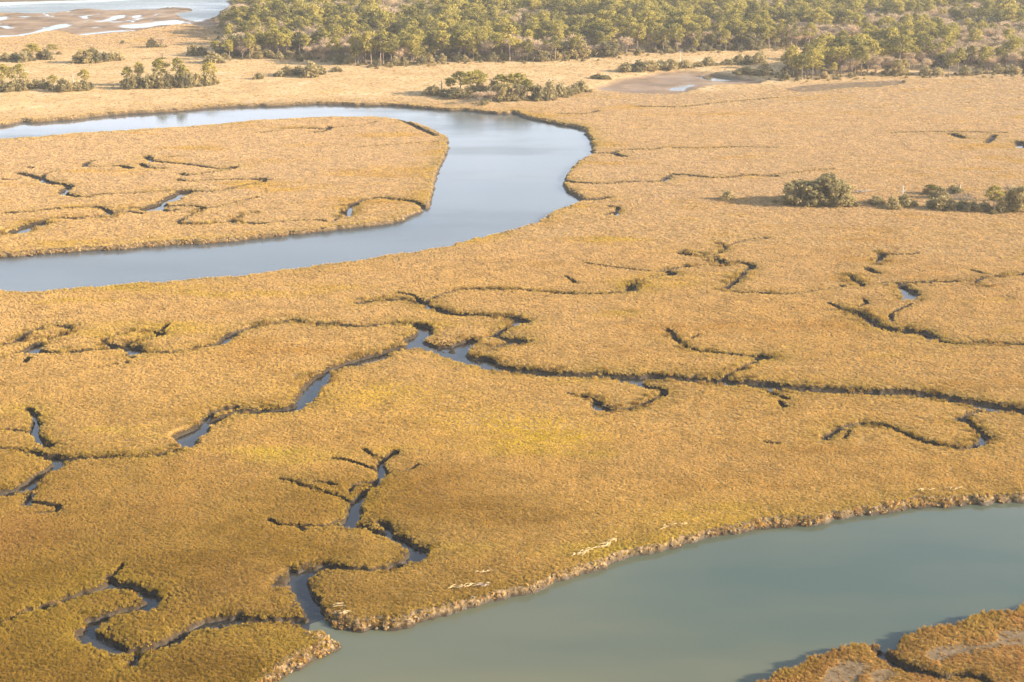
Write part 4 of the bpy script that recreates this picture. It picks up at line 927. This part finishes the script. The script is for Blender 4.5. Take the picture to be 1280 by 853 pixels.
def clod(seed):
    r = np.random.default_rng(seed); b = Build()
    vs = []
    for i in range(4):
        ph = math.pi * (i + .5) / 4
        for k in range(6):
            q = .5 * (.6 + .7 * r.random()); th_ = 6.283 * (k + .5 * (i % 2)) / 6
            vs.append((q * math.sin(ph) * math.cos(th_) * 1.3, q * math.sin(ph) * math.sin(th_), q * math.cos(ph) * .7))
    q = [(i * 6 + k, (i + 1) * 6 + k, (i + 1) * 6 + (k + 1) % 6, i * 6 + (k + 1) % 6) for i in range(3) for k in range(6)]
    b.add(vs, q, [(0, k, k + 1) for k in range(1, 5)])
    return bpy.data.objects.new('mud_clod', b.mesh('mud_clod', [M['clod']]))
N3 = 420000
r3 = np.sqrt(rng.random(N3) * (420 ** 2 - 130 ** 2) + 130 ** 2); a3 = (rng.random(N3) - .5) * R(49)
cx, cy = r3 * np.sin(a3), r3 * np.cos(a3)
K = field(cx, cy)
kk = (K['bank'] > .5) & (K['z'] > .12) & (K['z'] < 1.15) & (K['south'] < .5) & (noise(cx, cy, 3, 4) > .22)
cx, cy, cz = cx[kk], cy[kk], K['z'][kk]; n = len(cx)
sz = (.15 + .5 * rng.random(n) ** 2.5)
is_st = rng.random(n) < .45
scatter('bank_clods', np.stack([cx, cy, cz], 1)[~is_st], (rng.normal(size=(n, 3)) * .6)[~is_st], np.stack([sz, sz * (.6 + .5 * rng.random(n)), sz * .9], 1)[~is_st], rng.integers(0, 4, n)[~is_st], {}, [clod(k) for k in range(4)])
sn = int(is_st.sum())
scatter('bank_stubble', np.stack([cx, cy, cz], 1)[is_st], rng.normal(size=(sn, 3)) * .5, np.stack([.5 + .6 * rng.random(sn)] * 2 + [.25 + .35 * rng.random(sn)], 1), rng.integers(0, 5, sn),
        dict(tint=rng.random(sn), creek=np.zeros(sn), pale=.8 * (rng.random(sn) < .6), rust=.5 * rng.random(sn), gold=np.zeros(sn)), [tuft(k) for k in range(10, 15)])
print('clods', n)

# ---------------------------------------------------------------- tree prototypes (unit height 1 m, crown about 1 m wide; scaled when placed)
def pine_proto(seed):
    """tall bare stem, uneven flat-bottomed clumps of needles in the upper part: 15 m tall, 7.5 m wide"""
    r = np.random.default_rng(seed); t = Build(); c = Build()
    H, bend = 15.0, r.normal(size=2) * .5
    stem = [(bend[0] * k * k, bend[1] * k * k, H * k * .96 - .3) for k in np.linspace(0, 1, 6)]
    t.tube(stem, np.linspace(.30, .07, 6), 7)
    base = .38 + .14 * r.random()
    nc = r.integers(11, 16)
    for i in range(nc):
        f = base + (1 - base) * ((i + .5) / nc) ** .9
        k = (f - base) / (1 - base)
        reach = (3.6 * (1 - k ** 4) * (.65 + .5 * math.sin(3.1 * k)) + .6) * (.5 + .65 * r.random())
        a = i * 2.4 + r.normal() * .4
        sx, sy = bend[0] * f * f, bend[1] * f * f
        e = np.array((sx + reach * .8 * math.cos(a), sy + reach * .8 * math.sin(a), H * f * .96 + .35 * reach * r.random()))
        t.tube([(sx, sy, H * f * .96 - .6), ((sx + e[0]) / 2, (sy + e[1]) / 2, e[2] - .5), tuple(e)], (.10, .07, .03), 4)
        rad = 1.05 + .85 * r.random()
        c.leaves(r, e, (rad * 1.3, rad * 1.3, rad * .8), 66, .70)
    c.leaves(r, (bend[0], bend[1], H * .97), (1.0, 1.0, .9), 55, .6)
    return t.mesh('trunk', [M['bark']]), c.mesh('crown', [M['pine']])

def broad_proto(seed, kind):
    """short trunk with spreading limbs under a domed, lumpy crown: 8 m tall, 10 m wide"""
    r = np.random.default_rng(seed); t = Build(); c = Build()
    t.tube([(0, 0, -.3), (.1, .05, 1.2), (.05, .2, 2.6)], (.38, .30, .24), 7)
    nl = r.integers(20, 27)
    for i in range(nl):
        a = i * 2.4 + r.normal() * .3
        q = math.sqrt((i + .5) / nl)
        reach = 4.3 * q * (.85 + .25 * r.random())
        zt = 2.3 + 4.7 * math.sqrt(max(0, 1 - (reach / 5.2) ** 2)) * (.80 + .3 * r.random())
        if i % 3 == 0: zt *= .62
        if i % 2 == 1 and q > .55: zt = 1.1 + 1.3 * r.random()
        e = (reach * math.cos(a), reach * math.sin(a), zt)
        if i % 2 == 0 or q > .8: t.tube([(.05, .2, 2.3), (e[0] * .5, e[1] * .5, 2.2 + (zt - 2.2) * .65), e], (.16, .10, .04), 4)
        rad = 1.0 + .75 * r.random()
        c.leaves(r, e, (rad * 1.2, rad * 1.2, rad * .9), 100, .62)
    mat = {'oak': M['oak'], 'autumn': M['autumn']}[kind]
    return t.mesh('trunk', [M['bark']]), c.mesh('crown', [mat])

def bare_proto(seed):
    """leafless tree: trunk, forking limbs and a haze of twigs: 10 m tall, 8 m wide"""
    r = np.random.default_rng(seed); t = Build(); c = Build()
    t.tube([(0, 0, -.3), (.1, -.1, 2), (0, .1, 4)], (.26, .20, .15), 6)
    for i in range(16):
        a = i * 2.4 + r.normal() * .3; q = math.sqrt((i + .5) / 16)
        reach = 3.2 * q * (.8 + .3 * r.random()); zt = 4.5 + 4.6 * math.sqrt(max(0, 1 - (reach / 4.2) ** 2)) * (.8 + .25 * r.random())
        e = np.array((reach * math.cos(a), reach * math.sin(a), zt))
        t.tube([(0, .1, 2.5 + 1.5 * r.random()), tuple(e * (.5, .5, .62)), tuple(e)], (.11, .07, .03), 4)
        nn = 42
        p = e * (.9, .9, .95) + r.normal(size=(nn, 3)) * (.75, .75, .6)
        d = np.stack([r.normal(size=nn) * .6 + math.cos(a) * .5, r.normal(size=nn) * .6 + math.sin(a) * .5, .5 + .6 * r.random(nn)], 1)
        d *= (.7 + .8 * r.random(nn))[:, None]
        s = np.cross(d, r.normal(size=(nn, 3))); s *= .085 / (np.linalg.norm(s, axis=1)[:, None] + 1e-9)
        v = np.stack([p - s, p + s, p + d], 1).reshape(-1, 3)
        c.add(v, None, np.arange(3 * nn).reshape(-1, 3))
    return t.mesh('trunk', [M['bark']]), c.mesh('crown', [M['twig']])

def shrub_proto(seed):
    """several stems and lumpy leaf clumps down to the ground: 3 m tall, 4 m wide"""
    r = np.random.default_rng(seed); t = Build(); c = Build()
    for i in range(11):
        a = i * 2.4; q = math.sqrt((i + .3) / 11)
        e = np.array((1.55 * q * math.cos(a), 1.55 * q * math.sin(a), (2.45 - 1.35 * q * q) * (.75 + .4 * r.random())))
        t.tube([tuple(e * (.25, .25, 0) - (0, 0, .2)), tuple(e * (.6, .6, .5)), tuple(e)], (.07, .05, .02), 4)
        rad = .5 + .35 * r.random()
        c.leaves(r, e, (rad * 1.25, rad * 1.25, rad), 46, .40)
        c.leaves(r, e * (1.05, 1.05, .45), (rad * 1.1, rad * 1.1, rad * .8), 18, .40)
    return t.mesh('stem', [M['bark']]), c.mesh('crown', [M['shrub']])

def dead_proto(seed):
    """standing dead tree: pale stem and a few broken limbs: 7 m tall"""
    r = np.random.default_rng(seed); t = Build(); c = Build()
    t.tube([(0, 0, -.3), (.15, 0, 3), (.05, .1, 5.2), (.2, .1, 7)], (.30, .24, .17, .06), 7)
    for i in range(7):
        a = i * 2.4; zb = 2.5 + 4 * i / 7; l = 1.7 - .16 * i
        c.tube([(.1, .05, zb), (l * .6 * math.cos(a), l * .6 * math.sin(a), zb + .5), (l * math.cos(a), l * math.sin(a), zb + .8 + .5 * r.random())], (.10, .07, .03), 4)
    return t.mesh('trunk', [M['pale_bark']]), c.mesh('branches', [M['pale_bark']])

SIZE = {'pine_tree': (15.4, 7.9), 'oak_tree': (8.3, 10.5), 'autumn_tree': (8.3, 10.5), 'bare_tree': (10.3, 8.6), 'shrub': (3.1, 4.4), 'dead_tree': (7.3, 3.2)}
PROTO = {'pine_tree': [pine_proto(k) for k in range(7)], 'oak_tree': [broad_proto(20 + k, 'oak') for k in range(5)], 'autumn_tree': [broad_proto(30, 'autumn')],
         'bare_tree': [bare_proto(40 + k) for k in range(5)], 'shrub': [shrub_proto(50 + k) for k in range(5)], 'dead_tree': [dead_proto(60)]}
PARTS = {'pine_tree': ('trunk', 'crown'), 'oak_tree': ('trunk', 'crown'), 'autumn_tree': ('trunk', 'crown'), 'bare_tree': ('trunk', 'crown'), 'shrub': ('stem', 'crown'), 'dead_tree': ('trunk', 'branch')}
CAT = {'shrub': 'shrub'}
prng = np.random.default_rng(5)

def place(kind, x, y, z_, h, wd, label, group):
    H, W = SIZE[kind]
    k = prng.integers(0, len(PROTO[kind]))
    o = bpy.data.objects.new(kind, None); col.objects.link(o)
    o.empty_display_size = .5
    o.location = (x, y, z_); o.rotation_euler = (0, 0, prng.random() * 6.283)
    o.scale = (wd / W, wd / W, h / H)
    o['label'] = label; o['category'] = CAT.get(kind, 'tree'); o['group'] = group
    for nm, me_ in zip(PARTS[kind], PROTO[kind][k]): link(nm, me_, o)
    return o

tx = np.array([t[1] for t in TREES]); ty = np.array([t[2] for t in TREES])
tz = field(tx, ty)['z']
for (kind, x, y, h, wd, lab, grp), z_ in zip(TREES, tz):
    place(kind, x, y, max(z_, .5) - .05, h * (1.0 if kind == 'pine_tree' else 1.08), max(wd * (1.35 if kind == 'shrub' else 1.25), .45 * h), lab, grp)

# ---------------------------------------------------------------- the wood behind the marsh
wr_ = np.random.default_rng(23)
cell = 5.9
ix, iy = np.meshgrid(np.arange(-380, 640, cell), np.arange(640, 1420, cell))
fx = (ix + cell * .9 * (wr_.random(ix.shape) - .5)).ravel(); fy = (iy + cell * .9 * (wr_.random(iy.shape) - .5)).ravel()
ins = sdf(fx, fy, chaikin(WOOD, 1, True), 14)
ok = (ins < -1.0) & (np.abs(np.arctan2(fx, fy)) < R(25))
clear = noise(fx, fy, 34, 3) + .4 * noise(fx, fy, 12, 4)
ok &= ~((clear > 1.0) & (ins < -8))
fx, fy, ins = fx[ok], fy[ok], ins[ok]
fz = field(fx, fy)['z'] - .05
mixn = .62 * noise(fx, fy, 46, 6) + .38 * noise(fx, fy, 13, 7)
rnd = wr_.random(len(fx))
kind = np.where(rnd < np.clip(.36 + 2.6 * (mixn - .50), .05, .82), 'pine_tree', np.where(rnd > .86, 'oak_tree', 'bare_tree')).astype(object)
front = ins > -9
kind[front & (wr_.random(len(fx)) < .55)] = 'shrub'
kind[(wr_.random(len(fx)) < .012) & (fx > 150)] = 'autumn_tree'
hh = {'pine_tree': (13.4, 3.2), 'oak_tree': (7.8, 2.0), 'autumn_tree': (8.5, 1.0), 'bare_tree': (8.6, 1.6), 'shrub': (4.2, 1.0)}
def zone(x, y, d):
    if x / y < -.10: return 'at the left corner of the big wood beside the sound'
    if y < 800 and x > 120: return 'in the front stand at the right of the big wood'
    if d > -22: return 'along the front edge of the big wood'
    return 'deep inside the big wood on its right' if x > 160 else 'deep inside the big wood'
def stature(k, h):
    m_, s_ = hh[k]
    return 'tall' if h > m_ + .45 * s_ else 'short' if h < m_ - .45 * s_ else 'mid-height'
WLAB = {'pine_tree': ('olive-crowned pine', 'pines of the big wood'),
        'oak_tree': ('rounded evergreen oak', 'oaks of the big wood'),
        'autumn_tree': ('orange-leaved autumn tree', 'autumn trees of the big wood'),
        'bare_tree': ('leafless tan tree', 'leafless trees of the big wood'),
        'shrub': ('dense green-brown shrub', 'shrubs fringing the big wood')}
order = np.argsort(np.hypot(fx, fy))
used = {k: 0 for k in hh}; rest = []
in_view = np.abs(fx / fy) < .375
for i in order:
    k = kind[i]; m_, s_ = hh[k]
    h = max(m_ * .55, m_ + s_ * wr_.normal())
    wd = h * SIZE[k][1] / SIZE[k][0] * (.85 + .35 * wr_.random())
    if k == 'pine_tree': wd *= 1.08
    if used[k] < 300 and in_view[i] and fy[i] < 1195:
        used[k] += 1
        place(k, fx[i], fy[i], fz[i], h, wd, stature(k, h) + ' ' + WLAB[k][0] + ' ' + zone(fx[i], fy[i], ins[i]), WLAB[k][1])
    else:
        rest.append((k, fx[i], fy[i], fz[i], h, wd))
print('wood', used, len(rest))
src, start = [], {}
for k in hh:
    start[k] = len(src)
    for a_, b_ in PROTO[k]:
        va = np.empty(len(a_.vertices) * 3, np.float32); a_.vertices.foreach_get('co', va)
        vb = np.empty(len(b_.vertices) * 3, np.float32); b_.vertices.foreach_get('co', vb)
        na_ = len(a_.vertices); fq, ft, ia, ib = [], [], [], []
        for me_, off, mi in ((a_, 0, 0), (b_, na_, 1)):
            for p in me_.polygons:
                vv = [q + off for q in p.vertices]
                (fq if len(vv) == 4 else ft).append(vv); (ia if len(vv) == 4 else ib).append(mi)
        mm = mesh_np('woodland_tree', np.concatenate([va, vb]).reshape(-1, 3), [fq, ft], [a_.materials[0], b_.materials[0]], ia + ib)
        src.append(bpy.data.objects.new('woodland_tree_%03d' % len(src), mm))
nr = len(rest)
var = [start[q[0]] + wr_.integers(0, len(PROTO[q[0]])) for q in rest]
scatter('distant_woodland', [q[1:4] for q in rest], np.stack([np.zeros(nr), np.zeros(nr), wr_.random(nr) * 6.283], 1),
        [(q[5] / SIZE[q[0]][1], q[5] / SIZE[q[0]][1], q[4] / SIZE[q[0]][0]) for q in rest], var, {}, src)

ug = np.random.default_rng(31)
ux, uy, us = [], [], []
for (kd, x, y, h, wd, *_ ) in TREES:
    for _k in range(8):
        a = ug.random() * 6.283; d = wd * (.25 + .55 * ug.random())
        ux.append(x + d * math.cos(a)); uy.append(y + d * .8 * math.sin(a)); us.append(.22 + .42 * ug.random() ** 1.6)
for i in np.flatnonzero(ins > -12):
    for _k in range(3):
        ux.append(fx[i] + ug.normal() * 5); uy.append(fy[i] + ug.normal() * 5 - 2); us.append(.22 + .35 * ug.random())
ux = np.array(ux); uy = np.array(uy); us = np.array(us)
U = field(ux, uy); kk = (U['z'] > .8) & (U['mud'] < .3)
us = us[kk]
scatter('thicket_undergrowth', np.stack([ux, uy, U['z'] - .05], 1)[kk], np.stack([0 * us, 0 * us, ug.random(len(us)) * 6.283], 1),
        np.stack([us * 1.2, us * 1.2, us], 1), ug.integers(0, 5, len(us)), {}, src[start['shrub']:start['shrub'] + 5])

# ---------------------------------------------------------------- poles and drift lines
def pole(x, y, h, arms, label):
    o = bpy.data.objects.new('utility_pole', None); col.objects.link(o); o.location = (x, y, 1.0)
    o['label'] = label; o['category'] = 'pole'
    b = Build(); b.tube([(0, 0, -.5), (0, 0, h * .5), (0, 0, h)], (.16, .14, .11), 8); link('post', b.mesh('post', [M['post']]), o)
    for za, l in arms:
        b = Build(); b.tube([(-l, -.24, za), (l, -.24, za)], (.13, .13), 6); link('crossarm', b.mesh('crossarm', [M['post']]), o)
        for sx in (-.85, .85):
            b = Build(); b.tube([(l * sx, -.24, za + .13), (l * sx, -.24, za + .34), (l * sx, -.24, za + .46)], (.07, .10, .05), 6); link('insulator', b.mesh('insulator', [M['metal']]), o)
pole(92.1, 787.9, 10.4, [(9.6, 1.0)], 'tall pale pole standing alone between mudflat and wood')
pole(128.0, 458.0, 4.0, [(2.0, .55)], 'short pale pole with a crossarm beside the dark rounded shrub')
pole(148.8, 464.9, 2.8, [], 'thin pale post beside the narrow dark tree on the sandy patch')

WL = ['longest bleached straw drift line above the bare bank patch', 'short pale drift line beside the bare bank patch, farther from the water',
      'shortest pale straw scrap just above the bare bank patch', 'faint long drift line in the grass right of the bare patch',
      'long pale drift line along the yellow grass left of the bare patch', 'bright white drift log lying in yellow bank grass',
      'upper thin straw line in the brown grass, left of two', 'upper thin straw line in the brown grass, right of two',
      'faint straw line by the far right bank, left of two', 'faint straw line by the far right bank, right of two',
      'pale stick heap on the grass point beside the creek mouth', 'pale straw patch on the grass beside the winding creek mouth']
for k, (lab, P) in enumerate(zip(WL, WRACK)):
    P = np.array(P); r = np.random.default_rng(70 + k)
    L = np.concatenate([[0], np.cumsum(np.hypot(*np.diff(P, axis=0).T))])
    o = None; b = Build(); n_ = int(10 + 9 * L[-1])
    base = P.mean(0)
    dens_ = .25 if k in (3, 6, 7, 8, 9) else .5
    for i in range(int(n_ * dens_)):
        s_ = r.random() * L[-1]
        x = np.interp(s_, L, P[:, 0]); y = np.interp(s_, L, P[:, 1])
        d = P[-1] - P[0]; a = math.atan2(d[1], d[0]) + r.normal() * .5
        l = .25 + .5 * r.random(); x += r.normal() * .22; y += r.normal() * .3
        zz = 1.42 + .15 * r.random()
        b.tube([(x - l * math.cos(a) - base[0], y - l * math.sin(a) - base[1], zz - 1.0), (x - base[0], y - base[1], zz - .95 + .06 * r.random()), (x + l * math.cos(a) - base[0], y + l * math.sin(a) - base[1], zz - 1.0)], (.03, .05, .025), 4)
    o = link('drift_line', b.mesh('drift_line', [M['pale_bark'] if k == 5 else M['straw']]), label=lab, cat='driftwood', group='drift lines along the lower river bank')
    o.location = (base[0], base[1], 1.0)

b = Build(); r = np.random.default_rng(90)
for i in range(26):
    x, y, a, l = r.normal() * 1.6, r.normal() * .8, r.random() * 3.14, .6 + .9 * r.random()
    b.tube([(x - l * math.cos(a), y - l * math.sin(a), .5 + .3 * r.random()), (x, y, .8 + .4 * r.random()), (x + l * math.cos(a), y + l * math.sin(a), .6 + .5 * r.random())], (.07, .10, .04), 5)
o = link('driftwood_heap', b.mesh('driftwood_heap', [M['pale_bark']]), label='heap of pale bleached branches right behind the oak grove', cat='driftwood')
o.location = (115.3, 464.3, 1.0)

# ---------------------------------------------------------------- haze
HZ = 0.00009
v = [(x, y, zz) for zz in (-3.2, 118) for x, y in ((-8600, -8600), (8600, -8600), (8600, 8600), (-8600, 8600))]
hm, t, out = new_mat('haze')
pv = node(t, 'ShaderNodeVolumePrincipled')
pv.inputs['Color'].default_value = (.95, .93, .90, 1)
pv.inputs['Density'].default_value = HZ
pv.inputs['Anisotropy'].default_value = .2
t.links.new(pv.outputs[0], out.inputs['Volume'])
hz = mesh_np('haze', v, [[(0, 3, 2, 1), (4, 5, 6, 7), (0, 1, 5, 4), (1, 2, 6, 5), (2, 3, 7, 6), (3, 0, 4, 7)]], [hm])
link('haze', hz, kind='stuff')
